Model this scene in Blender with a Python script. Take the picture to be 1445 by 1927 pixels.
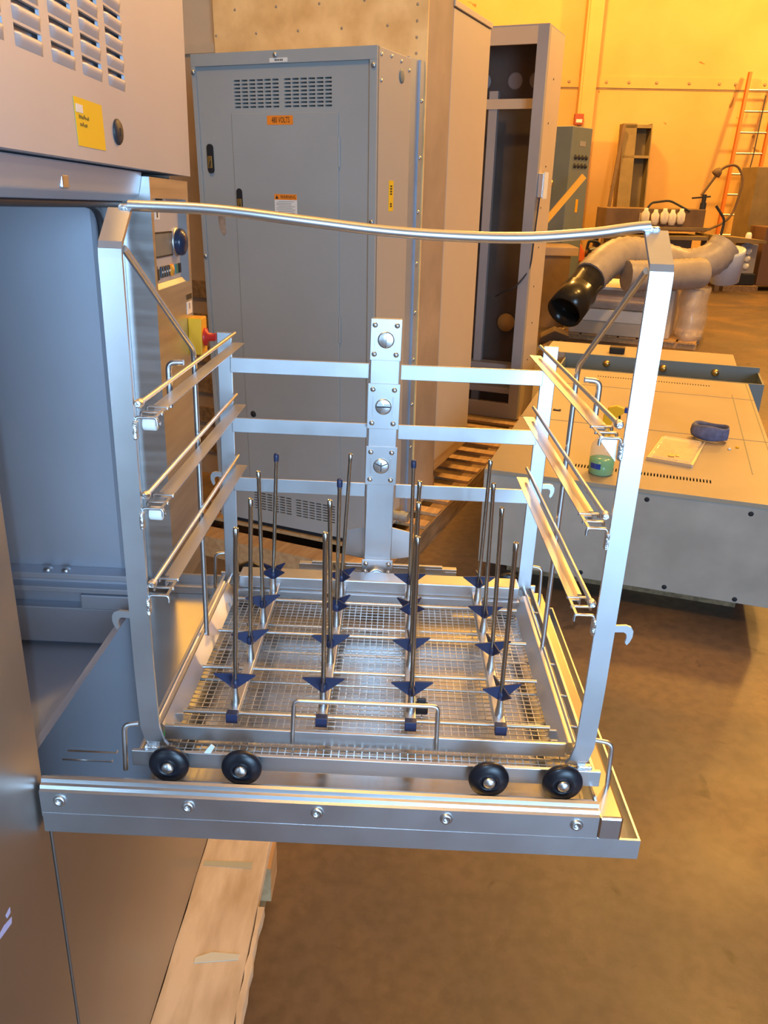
import bpy, math, random
from mathutils import Vector, Matrix
random.seed(11)
SC = bpy.context.scene
for o in list(bpy.data.objects):
    bpy.data.objects.remove(o, do_unlink=True)
COL = SC.collection
V = Vector

# ------------------------------------------------------------------ camera
# the washer, its open door and the rack stand slightly out of level on their
# pallet: TILT carries their own upright frame into the level world
TILT_O = V((-0.25, 1.6, 0.0))
TILT3 = Matrix.Rotation(-0.03, 3, 'X') @ Matrix.Rotation(0.021, 3, 'Y')
TILT = Matrix.Translation(TILT_O) @ TILT3.to_4x4() @ Matrix.Translation(-TILT_O)
F_PX = 1476.56
yaw, pitch, roll = -0.0070, 0.3680, 0.0420
cy, sy, cp, sp = math.cos(yaw), math.sin(yaw), math.cos(pitch), math.sin(pitch)
fw = V((sy * cp, cy * cp, -sp)); rt = V((cy, -sy, 0)); up = rt.cross(fw)
cr, sr = math.cos(roll), math.sin(roll)
rt, up = cr * rt + sr * up, -sr * rt + cr * up
m3 = Matrix((rt, up, -fw)).transposed()
cd = bpy.data.cameras.new('camera')
cd.sensor_fit = 'VERTICAL'; cd.sensor_height = 36.0
cd.lens = F_PX / 1927.0 * 36.0
cd.clip_start = 0.02; cd.clip_end = 200
cam = bpy.data.objects.new('camera', cd); COL.objects.link(cam)
cam.matrix_world = TILT @ (Matrix.Translation((0, 0, 1.55)) @ m3.to_4x4())
SC.camera = cam
CAM_O = cam.matrix_world.translation.copy()

# ------------------------------------------------------------------ light
SC.view_settings.view_transform = 'Standard'
SC.view_settings.look = 'None'
SC.view_settings.exposure = 0.0
SC.view_settings.gamma = 1.0
SC.view_settings.use_curve_mapping = False
w = bpy.data.worlds.new('hall_light'); SC.world = w
w.use_nodes = True
bg = w.node_tree.nodes['Background']
bg.inputs[0].default_value = (0.52, 0.46, 0.43, 1)
bg.inputs[1].default_value = 0.24

def light(name, kind, loc, energy, color, size=0.3, target=None):
    l = bpy.data.lights.new(name, kind); l.energy = energy; l.color = color
    if kind == 'AREA':
        l.shape = 'DISK'; l.size = size
    else:
        l.shadow_soft_size = size
    o = bpy.data.objects.new(name, l); COL.objects.link(o); o.location = loc
    if target is not None:
        o.rotation_euler = (V(target) - V(loc)).to_track_quat('-Z', 'Y').to_euler()
    return o
SODIUM = (1.0, 0.53, 0.12)
for k, (x, y, z, e) in enumerate([(2.6, 4.6, 5.9, 360), (-1.2, 0.6, 5.9, 380), (3.7, 6.3, 5.3, 780), (8.5, 14.0, 5.6, 1250), (2.2, 14.2, 5.6, 900)]):
    light('high_bay_lamp', 'POINT', (x, y, z), e, SODIUM, 0.25)
# the phone's own flash, a little left of and below the lens
fl = cam.matrix_world @ V((-0.022, -0.012, 0.0))
light('phone_flash', 'POINT', fl, 18.0, (0.42, 0.68, 1.0), 0.006)
# added cool fill light behind the photographer, for what the flash cannot reach
light('added_cool_fill', 'AREA', (2.4, -5.6, 1.8), 520, (0.41, 0.68, 1.0), 3.2, (0.0, 2.0, 1.2))

# ------------------------------------------------------------------ materials
MATS = {}
def nt(m):
    return m.node_tree.nodes, m.node_tree.links
def mat(name, col, rough=0.5, metal=0.0, var=0.0, scale=6.0, bump=0.0, col2=None, rvar=0.0, stretch=(1, 1, 1), thresh=None, spec=0.5, alpha=1.0, trans=0.0, detail=4.0, emit=None, coat=0.0, ior=1.45):
    if name in MATS:
        return MATS[name]
    m = bpy.data.materials.new(name); m.use_nodes = True
    N, L = nt(m); b = N['Principled BSDF']
    b.inputs['Base Color'].default_value = (*col, 1)
    b.inputs['Roughness'].default_value = rough
    b.inputs['Metallic'].default_value = metal
    b.inputs['Specular IOR Level'].default_value = spec
    b.inputs['Alpha'].default_value = alpha
    b.inputs['Transmission Weight'].default_value = trans
    b.inputs['IOR'].default_value = ior
    b.inputs['Coat Weight'].default_value = coat
    if var or bump or rvar or col2:
        tc = N.new('ShaderNodeTexCoord'); mp = N.new('ShaderNodeMapping')
        mp.inputs['Scale'].default_value = stretch
        L.new(tc.outputs['Object'], mp.inputs['Vector'])
        nz = N.new('ShaderNodeTexNoise'); nz.inputs['Scale'].default_value = scale
        nz.inputs['Detail'].default_value = detail
        L.new(mp.outputs['Vector'], nz.inputs['Vector'])
        if var or col2:
            rp = N.new('ShaderNodeValToRGB')
            c2 = col2 if col2 else tuple(c * (1 - var) for c in col)
            c1 = tuple(min(1, c * (1 + var * 0.6)) for c in col) if not col2 else col
            lo, hi = thresh if thresh else (0.35, 0.65)
            rp.color_ramp.elements[0].position = lo; rp.color_ramp.elements[1].position = hi
            rp.color_ramp.elements[0].color = (*c2, 1); rp.color_ramp.elements[1].color = (*c1, 1)
            L.new(nz.outputs['Fac'], rp.inputs['Fac']); L.new(rp.outputs['Color'], b.inputs['Base Color'])
        if rvar:
            mr = N.new('ShaderNodeMapRange')
            mr.inputs['To Min'].default_value = max(0.02, rough - rvar); mr.inputs['To Max'].default_value = rough + rvar
            L.new(nz.outputs['Fac'], mr.inputs['Value']); L.new(mr.outputs['Result'], b.inputs['Roughness'])
        if bump:
            bp = N.new('ShaderNodeBump'); bp.inputs['Strength'].default_value = bump; bp.inputs['Distance'].default_value = 0.004
            L.new(nz.outputs['Fac'], bp.inputs['Height']); L.new(bp.outputs['Normal'], b.inputs['Normal'])
    MATS[name] = m
    return m

SATIN = mat('satin_stainless', (0.60, 0.62, 0.65), 0.40, 1.0, var=0.05, scale=14, rvar=0.05)
ROD = mat('drawn_stainless', (0.68, 0.69, 0.70), 0.34, 1.0, rvar=0.05, scale=20)
TUBE = mat('injector_tube_steel', (0.50, 0.49, 0.45), 0.22, 1.0, rvar=0.05, scale=30)
BRUSH = mat('brushed_stainless', (0.63, 0.63, 0.62), 0.36, 1.0, var=0.08, scale=5, rvar=0.08, stretch=(1, 1, 14))
BRUSHY = mat('brushed_stainless_panel', (0.50, 0.51, 0.56), 0.45, 0.30, var=0.03, scale=4, rvar=0.03)
FRONT = mat('washer_front_steel', (0.38, 0.35, 0.32), 0.36, 0.85, var=0.04, scale=3, rvar=0.03)
CHAMB = mat('chamber_steel', (0.52, 0.57, 0.66), 0.48, 0.6, var=0.05, scale=2.5, rvar=0.06)
DOORIN = mat('door_inner_steel', (0.62, 0.63, 0.64), 0.20, 1.0, var=0.06, scale=4, rvar=0.06)
WIRE = mat('mesh_wire', (0.62, 0.62, 0.60), 0.30, 1.0)
GASKET = mat('dark_gasket', (0.03, 0.03, 0.035), 0.5)
DARK = mat('dark_void', (0.015, 0.015, 0.018), 0.7)
RUBBER = mat('black_wheel_rubber', (0.012, 0.013, 0.02), 0.33, var=0.5, scale=30, rvar=0.1)
NAVY = mat('navy_plastic', (0.026, 0.036, 0.090), 0.38)
WHITEP = mat('white_nylon', (0.80, 0.82, 0.80), 0.4)
YELLOW = mat('yellow_plastic', (0.90, 0.44, 0.005), 0.4)
RED = mat('red_plastic', (0.62, 0.03, 0.02), 0.35)
BLACK = mat('black_plastic', (0.015, 0.016, 0.018), 0.3)
LABELY = mat('yellow_sticker', (0.82, 0.52, 0.02), 0.5)
LABELW = mat('white_sticker', (0.75, 0.74, 0.70), 0.5)
LABELO = mat('orange_sticker', (0.85, 0.25, 0.02), 0.5)
INK = mat('black_ink', (0.03, 0.022, 0.015), 0.6)
INKY = mat('faded_ink', (0.22, 0.13, 0.02), 0.6)
LCD = mat('grey_display', (0.20, 0.20, 0.18), 0.25, var=0.1, scale=30)
KNOB = mat('blue_black_knob', (0.02, 0.03, 0.06), 0.22)
GREYP = mat('grey_enamel', (0.34, 0.355, 0.355), 0.42, var=0.06, scale=2.0, rvar=0.05)
GALV = mat('galvanised_sheet', (0.42, 0.46, 0.52), 0.5, 0.6, var=0.12, scale=3)
BEIGE = mat('stained_beige_panel', (0.95, 0.62, 0.27), 0.5, col2=(0.74, 0.43, 0.16), scale=7, thresh=(0.32, 0.62), detail=8, bump=0.15)
BROWN = mat('brown_panel', (0.40, 0.28, 0.18), 0.6, var=0.2, scale=3)
TAN = mat('tan_enamel', (0.58, 0.44, 0.29), 0.5, var=0.04, scale=2)
GREYB = mat('grey_bay_enamel', (0.33, 0.31, 0.30), 0.5, var=0.08, scale=3)
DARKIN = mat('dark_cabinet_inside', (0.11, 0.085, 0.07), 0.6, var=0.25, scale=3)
SLATE = mat('slate_enamel', (0.17, 0.20, 0.20), 0.5, var=0.05, scale=3)
CONS = mat('console_grey_enamel', (0.36, 0.30, 0.215), 0.45, var=0.08, scale=3, rvar=0.06)
CONSF = mat('scuffed_grey_enamel', (0.38, 0.35, 0.30), 0.5, var=0.16, scale=4, detail=7)
WOOD = mat('pallet_wood', (0.56, 0.36, 0.18), 0.7, col2=(0.40, 0.23, 0.10), scale=5, stretch=(8, 1, 8), thresh=(0.3, 0.7), detail=6, bump=0.2)
WOODF = mat('dry_pine', (0.68, 0.56, 0.41), 0.7, col2=(0.48, 0.36, 0.23), scale=5, stretch=(4, 1, 4), thresh=(0.32, 0.58), detail=7, bump=0.25)
WOODD = mat('dirty_wood', (0.26, 0.16, 0.08), 0.8, var=0.35, scale=6, stretch=(6, 1, 6))
CARD = mat('pale_board', (0.60, 0.50, 0.38), 0.7, var=0.08, scale=5)
FOAM = mat('white_foam_board', (0.82, 0.76, 0.66), 0.75, var=0.06, scale=4)
WRAP = mat('stretch_wrap', (0.80, 0.72, 0.62), 0.18, scale=14, bump=0.9, var=0.1, alpha=0.45)
DUCT = mat('grey_flexible_duct', (0.36, 0.31, 0.27), 0.45, var=0.12, scale=8)
LADDER = mat('orange_fibreglass', (0.55, 0.15, 0.02), 0.5)
ALU = mat('aluminium', (0.75, 0.72, 0.66), 0.35, 1.0)
MACHB = mat('brown_machine_paint', (0.20, 0.12, 0.055), 0.6, var=0.2, scale=4)
OLIVE = mat('olive_sheet', (0.27, 0.19, 0.08), 0.6, var=0.15, scale=4)
ROLL = mat('blue_cloth', (0.12, 0.135, 0.24), 0.85, var=0.25, scale=40, bump=0.3)
PLASTIC = mat('clear_bag', (0.85, 0.75, 0.55), 0.12, alpha=0.40, bump=0.7, scale=20, var=0.1)
BOTTLE = mat('translucent_bottle', (0.78, 0.70, 0.56), 0.25, alpha=0.28)
GREENL = mat('green_liquid', (0.05, 0.42, 0.10), 0.2)
BLUEP = mat('blue_label', (0.02, 0.05, 0.30), 0.4)
SCUFF = mat('lilac_scuff', (0.62, 0.58, 0.85), 0.6)
BRASS = mat('brass', (0.75, 0.48, 0.16), 0.35, 1.0)
ORANGEP = mat('orange_tool_plastic', (0.80, 0.16, 0.03), 0.45)
PUTTY = mat('weld_bead', (0.72, 0.73, 0.74), 0.35, 1.0, bump=0.9, scale=160, rvar=0.1)
DOCK = mat('pale_scrap', (0.75, 0.78, 0.70), 0.6)

def floor_mat():
    m = bpy.data.materials.new('brown_coated_concrete'); m.use_nodes = True
    N, L = nt(m); b = N['Principled BSDF']
    tc = N.new('ShaderNodeTexCoord')
    def noise(s, d, dist=0.0):
        n = N.new('ShaderNodeTexNoise'); n.inputs['Scale'].default_value = s; n.inputs['Detail'].default_value = d
        n.inputs['Distortion'].default_value = dist
        L.new(tc.outputs['Object'], n.inputs['Vector']); return n
    def ramp(n, stops):
        r = N.new('ShaderNodeValToRGB'); e = r.color_ramp.elements
        e[0].position, e[0].color = stops[0][0], (*stops[0][1], 1)
        e[1].position, e[1].color = stops[-1][0], (*stops[-1][1], 1)
        for p, c in stops[1:-1]:
            x = e.new(p); x.color = (*c, 1)
        L.new(n.outputs['Fac'], r.inputs['Fac']); return r
    big = ramp(noise(1.3, 6, 0.6), [(0.32, (0.098, 0.072, 0.054)), (0.5, (0.124, 0.083, 0.056)), (0.66, (0.20, 0.120, 0.055))])
    fine = ramp(noise(26, 8), [(0.35, (0.72, 0.72, 0.72)), (0.6, (1, 1, 1))])
    spots = ramp(noise(9, 3, 0.4), [(0.26, (0.35, 0.33, 0.31)), (0.33, (1, 1, 1))])
    cur = big
    for x in (fine, spots):
        mx = N.new('ShaderNodeMix'); mx.data_type = 'RGBA'; mx.blend_type = 'MULTIPLY'; mx.inputs[0].default_value = 0.8
        L.new(cur.outputs[2 if cur is not big else 0], mx.inputs[6]); L.new(x.outputs[0], mx.inputs[7]); cur = mx
    L.new(cur.outputs[2], b.inputs['Base Color'])
    mr = N.new('ShaderNodeMapRange'); mr.inputs['To Min'].default_value = 0.34; mr.inputs['To Max'].default_value = 0.62
    n4 = noise(3.5, 5); L.new(n4.outputs['Fac'], mr.inputs['Value']); L.new(mr.outputs['Result'], b.inputs['Roughness'])
    bp = N.new('ShaderNodeBump'); bp.inputs['Strength'].default_value = 0.12; bp.inputs['Distance'].default_value = 0.01
    n5 = noise(18, 6); L.new(n5.outputs['Fac'], bp.inputs['Height']); L.new(bp.outputs['Normal'], b.inputs['Normal'])
    return m

def wall_mat():
    m = bpy.data.materials.new('yellowed_painted_wall'); m.use_nodes = True
    N, L = nt(m); b = N['Principled BSDF']; b.inputs['Roughness'].default_value = 0.75
    tc = N.new('ShaderNodeTexCoord')
    n1 = N.new('ShaderNodeTexNoise'); n1.inputs['Scale'].default_value = 0.8; n1.inputs['Detail'].default_value = 4
    n2 = N.new('ShaderNodeTexNoise'); n2.inputs['Scale'].default_value = 2.6; n2.inputs['Detail'].default_value = 5; n2.inputs['Distortion'].default_value = 1.2
    for n in (n1, n2): L.new(tc.outputs['Object'], n.inputs['Vector'])
    r1 = N.new('ShaderNodeValToRGB'); e = r1.color_ramp.elements
    e[0].color = (0.66, 0.40, 0.13, 1); e[1].color = (0.76, 0.47, 0.17, 1); e[0].position = .35; e[1].position = .65
    r2 = N.new('ShaderNodeValToRGB'); e = r2.color_ramp.elements
    e[0].color = (0.45, 0.36, 0.25, 1); e[1].color = (1, 1, 1, 1); e[0].position = .285; e[1].position = .305
    L.new(n1.outputs['Fac'], r1.inputs['Fac']); L.new(n2.outputs['Fac'], r2.inputs['Fac'])
    mx = N.new('ShaderNodeMix'); mx.data_type = 'RGBA'; mx.blend_type = 'MULTIPLY'; mx.inputs[0].default_value = 0.9
    L.new(r1.outputs[0], mx.inputs[6]); L.new(r2.outputs[0], mx.inputs[7]); L.new(mx.outputs[2], b.inputs['Base Color'])
    return m
FLOOR = floor_mat(); WALL = wall_mat()

# ------------------------------------------------------------------ mesh helpers
def perp(d):
    d = d.normalized()
    a = V((0, 0, 1)) if abs(d.z) < 0.9 else V((1, 0, 0))
    u = d.cross(a).normalized()
    return u, d.cross(u).normalized()

class MB:
    def __init__(s):
        s.v, s.f, s.sm = [], [], []
    def add(s, vs, fs, smooth=False):
        n = len(s.v)
        s.v += [V(p) for p in vs]
        for f in fs:
            s.f.append([i + n for i in f]); s.sm.append(smooth)
        return s
    def ppd(s, o, a, b, c):
        o, a, b, c = V(o), V(a), V(b), V(c)
        P = [o, o + a, o + a + b, o + b, o + c, o + a + c, o + a + b + c, o + b + c]
        F = [(0, 3, 2, 1), (4, 5, 6, 7), (0, 1, 5, 4), (1, 2, 6, 5), (2, 3, 7, 6), (3, 0, 4, 7)]
        if a.cross(b).dot(c) < 0:
            F = [f[::-1] for f in F]
        return s.add(P, F)
    def box(s, x0, x1, y0, y1, z0, z1):
        return s.ppd((x0, y0, z0), (x1 - x0, 0, 0), (0, y1 - y0, 0), (0, 0, z1 - z0))
    def tube(s, pts, r, n=8, closed=False, radii=None):
        pts = [V(p) for p in pts]; k = len(pts)
        rings = []; pu = None
        for i, p in enumerate(pts):
            if closed:
                d = (pts[(i + 1) % k] - p).normalized() + (p - pts[i - 1]).normalized()
            else:
                d = (pts[min(i + 1, k - 1)] - p).normalized() + (p - pts[max(i - 1, 0)]).normalized()
            d.normalize()
            if pu is None:
                u, _ = perp(d)
            else:
                u = (pu - d * pu.dot(d)).normalized()
            pu = u; w_ = d.cross(u)
            rr = radii[i] if radii else r
            rings.append([p + (u * math.cos(2 * math.pi * j / n) + w_ * math.sin(2 * math.pi * j / n)) * rr for j in range(n)])
        vs = [q for R in rings for q in R]; fs = []
        for i in range(k if closed else k - 1):
            a, b = i * n, ((i + 1) % k) * n
            for j in range(n):
                fs.append((a + j, a + (j + 1) % n, b + (j + 1) % n, b + j))
        s.add(vs, fs, True)
        if not closed:
            s.add(rings[0], [tuple(range(n))[::-1]]); s.add(rings[-1], [tuple(range(n))])
        return s
    def cyl(s, a, b, r, n=12):
        return s.tube([a, b], r, n)
    def lathe(s, prof, o, ax, n=16, smooth=True):
        o, ax = V(o), V(ax).normalized(); u, w_ = perp(ax)
        vs, fs = [], []
        for (r, h) in prof:
            for j in range(n):
                t = 2 * math.pi * j / n
                vs.append(o + ax * h + (u * math.cos(t) + w_ * math.sin(t)) * r)
        for i in range(len(prof) - 1):
            for j in range(n):
                fs.append((i * n + j, i * n + (j + 1) % n, (i + 1) * n + (j + 1) % n, (i + 1) * n + j))
        s.add(vs, fs, smooth)
        if prof[0][0] > 1e-5: s.add(vs[:n], [tuple(range(n))[::-1]])
        if prof[-1][0] > 1e-5: s.add(vs[-n:], [tuple(range(n))])
        return s
    def prism(s, poly, o, u, v_, ext):
        o, u, v_, ext = V(o), V(u), V(v_), V(ext); n = len(poly)
        a = [o + u * p[0] + v_ * p[1] for p in poly]; b = [p + ext for p in a]
        fs = [tuple(range(n))[::-1], tuple(range(n, 2 * n))]
        for i in range(n):
            j = (i + 1) % n; fs.append((i, j, n + j, n + i))
        return s.add(a + b, fs)
    def plate(s, o, u, v_, w_, h, t, holes):
        # sheet in the plane (u, v), t thick behind the face (along -n), with through holes
        o, u, v_ = V(o), V(u).normalized(), V(v_).normalized(); n = u.cross(v_)
        xs = sorted({0, w_, *[x for q in holes for x in (q[0], q[1])]})
        ys = sorted({0, h, *[y for q in holes for y in (q[2], q[3])]})
        nx, ny = len(xs) - 1, len(ys) - 1
        def solid(i, j):
            if i < 0 or j < 0 or i >= nx or j >= ny: return False
            cx, cy_ = (xs[i] + xs[i + 1]) / 2, (ys[j] + ys[j + 1]) / 2
            return not any(q[0] < cx < q[1] and q[2] < cy_ < q[3] for q in holes)
        P = lambda x, y, d: o + u * x + v_ * y - n * d
        for i in range(nx):
            for j in range(ny):
                if not solid(i, j): continue
                x0, x1, y0, y1 = xs[i], xs[i + 1], ys[j], ys[j + 1]
                s.add([P(x0, y0, 0), P(x1, y0, 0), P(x1, y1, 0), P(x0, y1, 0)], [(0, 1, 2, 3)])
                s.add([P(x0, y0, t), P(x0, y1, t), P(x1, y1, t), P(x1, y0, t)], [(0, 1, 2, 3)])
                for (di, dj, a, b) in ((-1, 0, (x0, y1), (x0, y0)), (1, 0, (x1, y0), (x1, y1)), (0, -1, (x0, y0), (x1, y0)), (0, 1, (x1, y1), (x0, y1))):
                    if not solid(i + di, j + dj):
                        s.add([P(*a, 0), P(*a, t), P(*b, t), P(*b, 0)], [(0, 1, 2, 3)])
        return s
    def mesh(s, name, off=V((0, 0, 0))):
        me = bpy.data.meshes.new(name)
        me.from_pydata([tuple(p - off) for p in s.v], [], s.f)
        me.polygons.foreach_set('use_smooth', s.sm); me.update()
        return me

def fillet(pts, r, n=5, closed=False):
    pts = [V(p) for p in pts]; out = []
    k = len(pts)
    for i, p in enumerate(pts):
        if not closed and i in (0, k - 1):
            out.append(p); continue
        a = (pts[i - 1] - p); b = (pts[(i + 1) % k] - p)
        l = min(r, a.length * 0.49, b.length * 0.49)
        p0, p1 = p + a.normalized() * l, p + b.normalized() * l
        for j in range(n + 1):
            t = j / n
            out.append(p0 * (1 - t) ** 2 + p * 2 * t * (1 - t) + p1 * t * t)
    return out

INFO = {}          # object -> base offset of its thing
def tag(o, label, cat, group=None, kind=None):
    o['label'] = label; o['category'] = cat
    if group: o['group'] = group
    if kind: o['kind'] = kind
    return o
ID4 = Matrix.Identity(4)
def thing(name, label, cat, base=(0, 0, 0), frame=ID4, group=None):
    o = bpy.data.objects.new(name, None); COL.objects.link(o)
    o.empty_display_size = 0.1
    o.matrix_world = frame @ Matrix.Translation(V(base))
    INFO[o] = V(base)
    return tag(o, label, cat, group)
def part(name, mb, material, parent, bevel=0.0, label=None, kind=None):
    base = INFO[parent]
    me = mb.mesh(name, base) if isinstance(mb, MB) else mb
    me.materials.clear(); me.materials.append(material)
    o = bpy.data.objects.new(name, me); COL.objects.link(o); o.parent = parent
    INFO[o] = base
    if bevel:
        b = o.modifiers.new('edge', 'BEVEL'); b.width = bevel; b.segments = 2; b.limit_method = 'ANGLE'
    if label: o['label'] = label
    if kind: o['kind'] = kind
    return o
def solo(name, mb, material, label, cat, base=(0, 0, 0), frame=ID4, group=None, bevel=0.0, kind=None):
    me = mb.mesh(name, V(base)); me.materials.append(material)
    o = bpy.data.objects.new(name, me); COL.objects.link(o)
    o.matrix_world = frame @ Matrix.Translation(V(base)); INFO[o] = V(base)
    if bevel:
        b = o.modifiers.new('edge', 'BEVEL'); b.width = bevel; b.segments = 2; b.limit_method = 'ANGLE'
    return tag(o, label, cat, group, kind)
def struct(name, mb, material):
    me = mb.mesh(name); me.materials.append(material)
    o = bpy.data.objects.new(name, me); COL.objects.link(o); o['kind'] = 'structure'; INFO[o] = V((0, 0, 0))
    return o
def clone(src, parent, dloc):
    o = bpy.data.objects.new(src.name.split('.')[0], src.data); COL.objects.link(o); o.parent = parent
    o.location = V(src.location) + V(dloc); INFO[o] = INFO[parent]
    return o
def text(name, s, size, o, u, v_, material, parent, align='CENTER', width=None):
    # flat lettering in the plane (u, v) through o
    c = bpy.data.curves.new(name, 'FONT'); c.body = s; c.size = size; c.align_x = align; c.align_y = 'CENTER'; c.extrude = 0.0002
    c.resolution_u = 2
    t = bpy.data.objects.new(name, c)
    me = bpy.data.meshes.new_from_object(t)
    bpy.data.objects.remove(t, do_unlink=True)
    u, v_ = V(u).normalized(), V(v_).normalized(); n = u.cross(v_)
    if width:
        xs = [p.co.x for p in me.vertices]; k = width / (max(xs) - min(xs))
    else:
        k = 1
    base = INFO[parent]
    for p in me.vertices:
        q = p.co.copy(); p.co = V(o) + u * q.x * k + v_ * q.y + n * (q.z + 0.0004) - base
    me.name = name
    return part(name, me, material, parent)

# ------------------------------------------------------------------ the hall
mb = MB(); mb.box(-9, 16, -9, 18.4, 7.2, 7.4); struct('ceiling', mb, mat('ceiling_paint', (0.70, 0.62, 0.48), 0.8))
mb = MB(); mb.box(-9, 16, -9, 18.4, -0.2, 0); struct('floor', mb, FLOOR)
mb = MB(); mb.box(-9, 16, 18.0, 18.4, 0, 7.2); wall = struct('wall_back', mb, WALL)
mb = MB(); mb.box(3.50, 3.80, 17.72, 18.0, 0, 7.2); struct('trim_1', mb, WALL)
mb = MB(); mb.box(-9, 3.5, 17.965, 18.0, 3.42, 3.62); mb.box(3.8, 16, 17.965, 18.0, 3.42, 3.62)
t2 = struct('trim_2', mb, WALL)
mb = MB(); mb.box(-9, 16, 17.985, 18.0, 3.395, 3.42); struct('trim_3', mb, BROWN)
bolt_mb = MB().lathe([(0.03, 0), (0.03, 0.012), (0.016, 0.02)], (0, 0, 0), (0, -1, 0), 8)
bolt_src = None
for x in (3.3, 4.05, 4.5, 5.05, 5.7, 6.3, 6.62, 7.2, 7.9):
    if bolt_src is None:
        bolt_src = part('bolt', bolt_mb, BROWN, t2); bolt_src.location = (x, 17.965, 3.52)
    else:
        c = clone(bolt_src, t2, (0, 0, 0)); c.location = (x, 17.965, 3.52)

# ------------------------------------------------------------------ the washer
WA = thing('glassware_washer', 'stainless steel glassware washer with fold-down door open and louvred top panel', 'washer', (-0.78, 0.95, 0.155), TILT)
def P(name, material, fn, parent=WA, bevel=0.0, label=None, kind=None):
    m = MB(); fn(m); return part(name, m, material, parent, bevel, label, kind)
XF = -0.39
P('front_post', FRONT, lambda m: m.box(-0.45, XF, 0.36, 0.735, 0.155, 1.588), bevel=0.004)
P('lower_panel', FRONT, lambda m: m.box(-0.41, -0.392, 0.7415, 1.505, 0.155, 0.853), bevel=0.002)
P('side_panel', FRONT, lambda m: m.box(-1.16, -0.45, 0.36, 0.364, 0.155, 2.05))
P('side_panel', FRONT, lambda m: m.box(-1.16, -0.415, 1.501, 1.505, 0.155, 2.05))
P('back_panel', FRONT, lambda m: m.box(-1.164, -1.16, 0.36, 1.505, 0.155, 2.05))
P('top_panel', FRONT, lambda m: m.box(-1.16, -0.385, 0.36, 1.495, 2.05, 2.054))
P('base_pan', FRONT, lambda m: m.box(-1.16, -0.41, 0.364, 1.501, 0.156, 0.18))
# upper front panel with real louvre openings
LY = [0.679, 0.764, 0.849, 0.934, 1.019, 1.104]; LZ = [1.694 + 0.0225 * k for k in range(6)]
UY0, UZ0 = 0.36, 1.590
holes = [(y - UY0, y + 0.062 - UY0, z - UZ0, z + 0.0072 - UZ0) for y in LY for z in LZ]
up_ = P('upper_panel', BRUSHY, lambda m: m.plate((-0.375, UY0, UZ0), (0, 1, 0), (0, 0, 1), 1.13, 0.46, 0.004, holes))
P('upper_return', BRUSHY, lambda m: (m.box(-0.45, -0.379, 1.486, 1.490, 1.59, 2.05), m.box(-0.46, -0.379, 0.36, 1.486, 1.590, 1.594)), up_)
P('baffle', SATIN, lambda m: m.ppd((-0.383, 0.5, 1.66), (-0.028, 0, -0.012), (0, 0.75, 0), (0, 0, 0.3)), up_)
def hood():
    m = MB(); n = 10; rows = []
    for i in range(n + 1):
        t = i / n; y = 0.062 * t
        e = min(1, math.sin(math.pi * min(max(t, 0.0), 1.0)) * 3.2) ** 0.7 if 0 < t < 1 else 0
        rows.append([(0, y, 0.0), (0.0024 * e, y, 0.0004), (0.0034 * e, y, -0.002), (0.0026 * e, y, -0.007), (0.0, y, -0.0125)])
    vs = [p for r_ in rows for p in r_]; fs = []
    for i in range(n):
        for j in range(4):
            a = i * 5 + j; fs.append((a, a + 5, a + 6, a + 1))
    m.add(vs, [f[::-1] for f in fs], True)
    return m
hm = hood().mesh('louver')
src = None
for y in LY:
    for z in LZ:
        o = part('louver', hm, BRUSHY, up_); o.location = V((-0.3749, y, z)) - V((0, 0, 0)) - INFO[WA]
# yellow inspection sticker
st = P('yellow_sticker', LABELY, lambda m: m.ppd((-0.3748, 0.980, 1.655), (0, 0.088, 0.0), (0, 0.004, -0.0505), (0.0006, 0, 0)), up_)
for (o_, a, b, mm) in [((-0.3741, 0.984, 1.648), (0, 0.020, 0), (0, 0, -0.0085), LABELW)]:
    P('sticker_patch', mm, lambda m: m.ppd(o_, a, b, (0.0004, 0, 0)), up_)
def squiggles(m, y0, z0, wd, n, h, step):
    x = 0.0
    while x < wd:
        k = random.uniform(0.4, 1.0) * step
        m.ppd((-0.3741, y0 + x, z0 + random.uniform(-.0005, .0005)), (0, k * 0.7, 0), (0, 0.0003, h * random.uniform(0.55, 1.0)), (0.0003, 0, 0)); x += k + step * 0.15
P('faded_print', INKY, lambda m: (squiggles(m, 0.991, 1.6335, 0.030, 9, 0.0042, 0.0042), squiggles(m, 0.993, 1.6255, 0.022, 7, 0.0042, 0.0042)), up_)
P('lock_plug', GASKET, lambda m: m.lathe([(0.0155, 0), (0.0155, 0.002), (0.013, 0.004), (0.0, 0.0045)], (-0.375, 1.121, 1.630), (1, 0, 0), 24), up_)
P('lock_slot', DARK, lambda m: m.box(-0.3712, -0.3700, 1.1195, 1.1225, 1.6255, 1.6345), up_)
# header over the opening
P('door_header', CHAMB, lambda m: m.prism([(-0.47, 1.588), (-0.395, 1.588), (-0.402, 1.556), (-0.414, 1.546), (-0.47, 1.546)], (0, 0.735, 0), (1, 0, 0), (0, 0, 1), (0, 0.545, 0)), bevel=0.002)
P('header_seal', GASKET, lambda m: m.tube([(-0.425, 0.735, 1.5435), (-0.425, 0.95, 1.5425), (-0.425, 1.255, 1.5425)], 0.006, 8))
P('latch_block', SATIN, lambda m: m.box(-0.408, -0.398, 0.985, 1.005, 1.558, 1.574), bevel=0.002)
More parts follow.
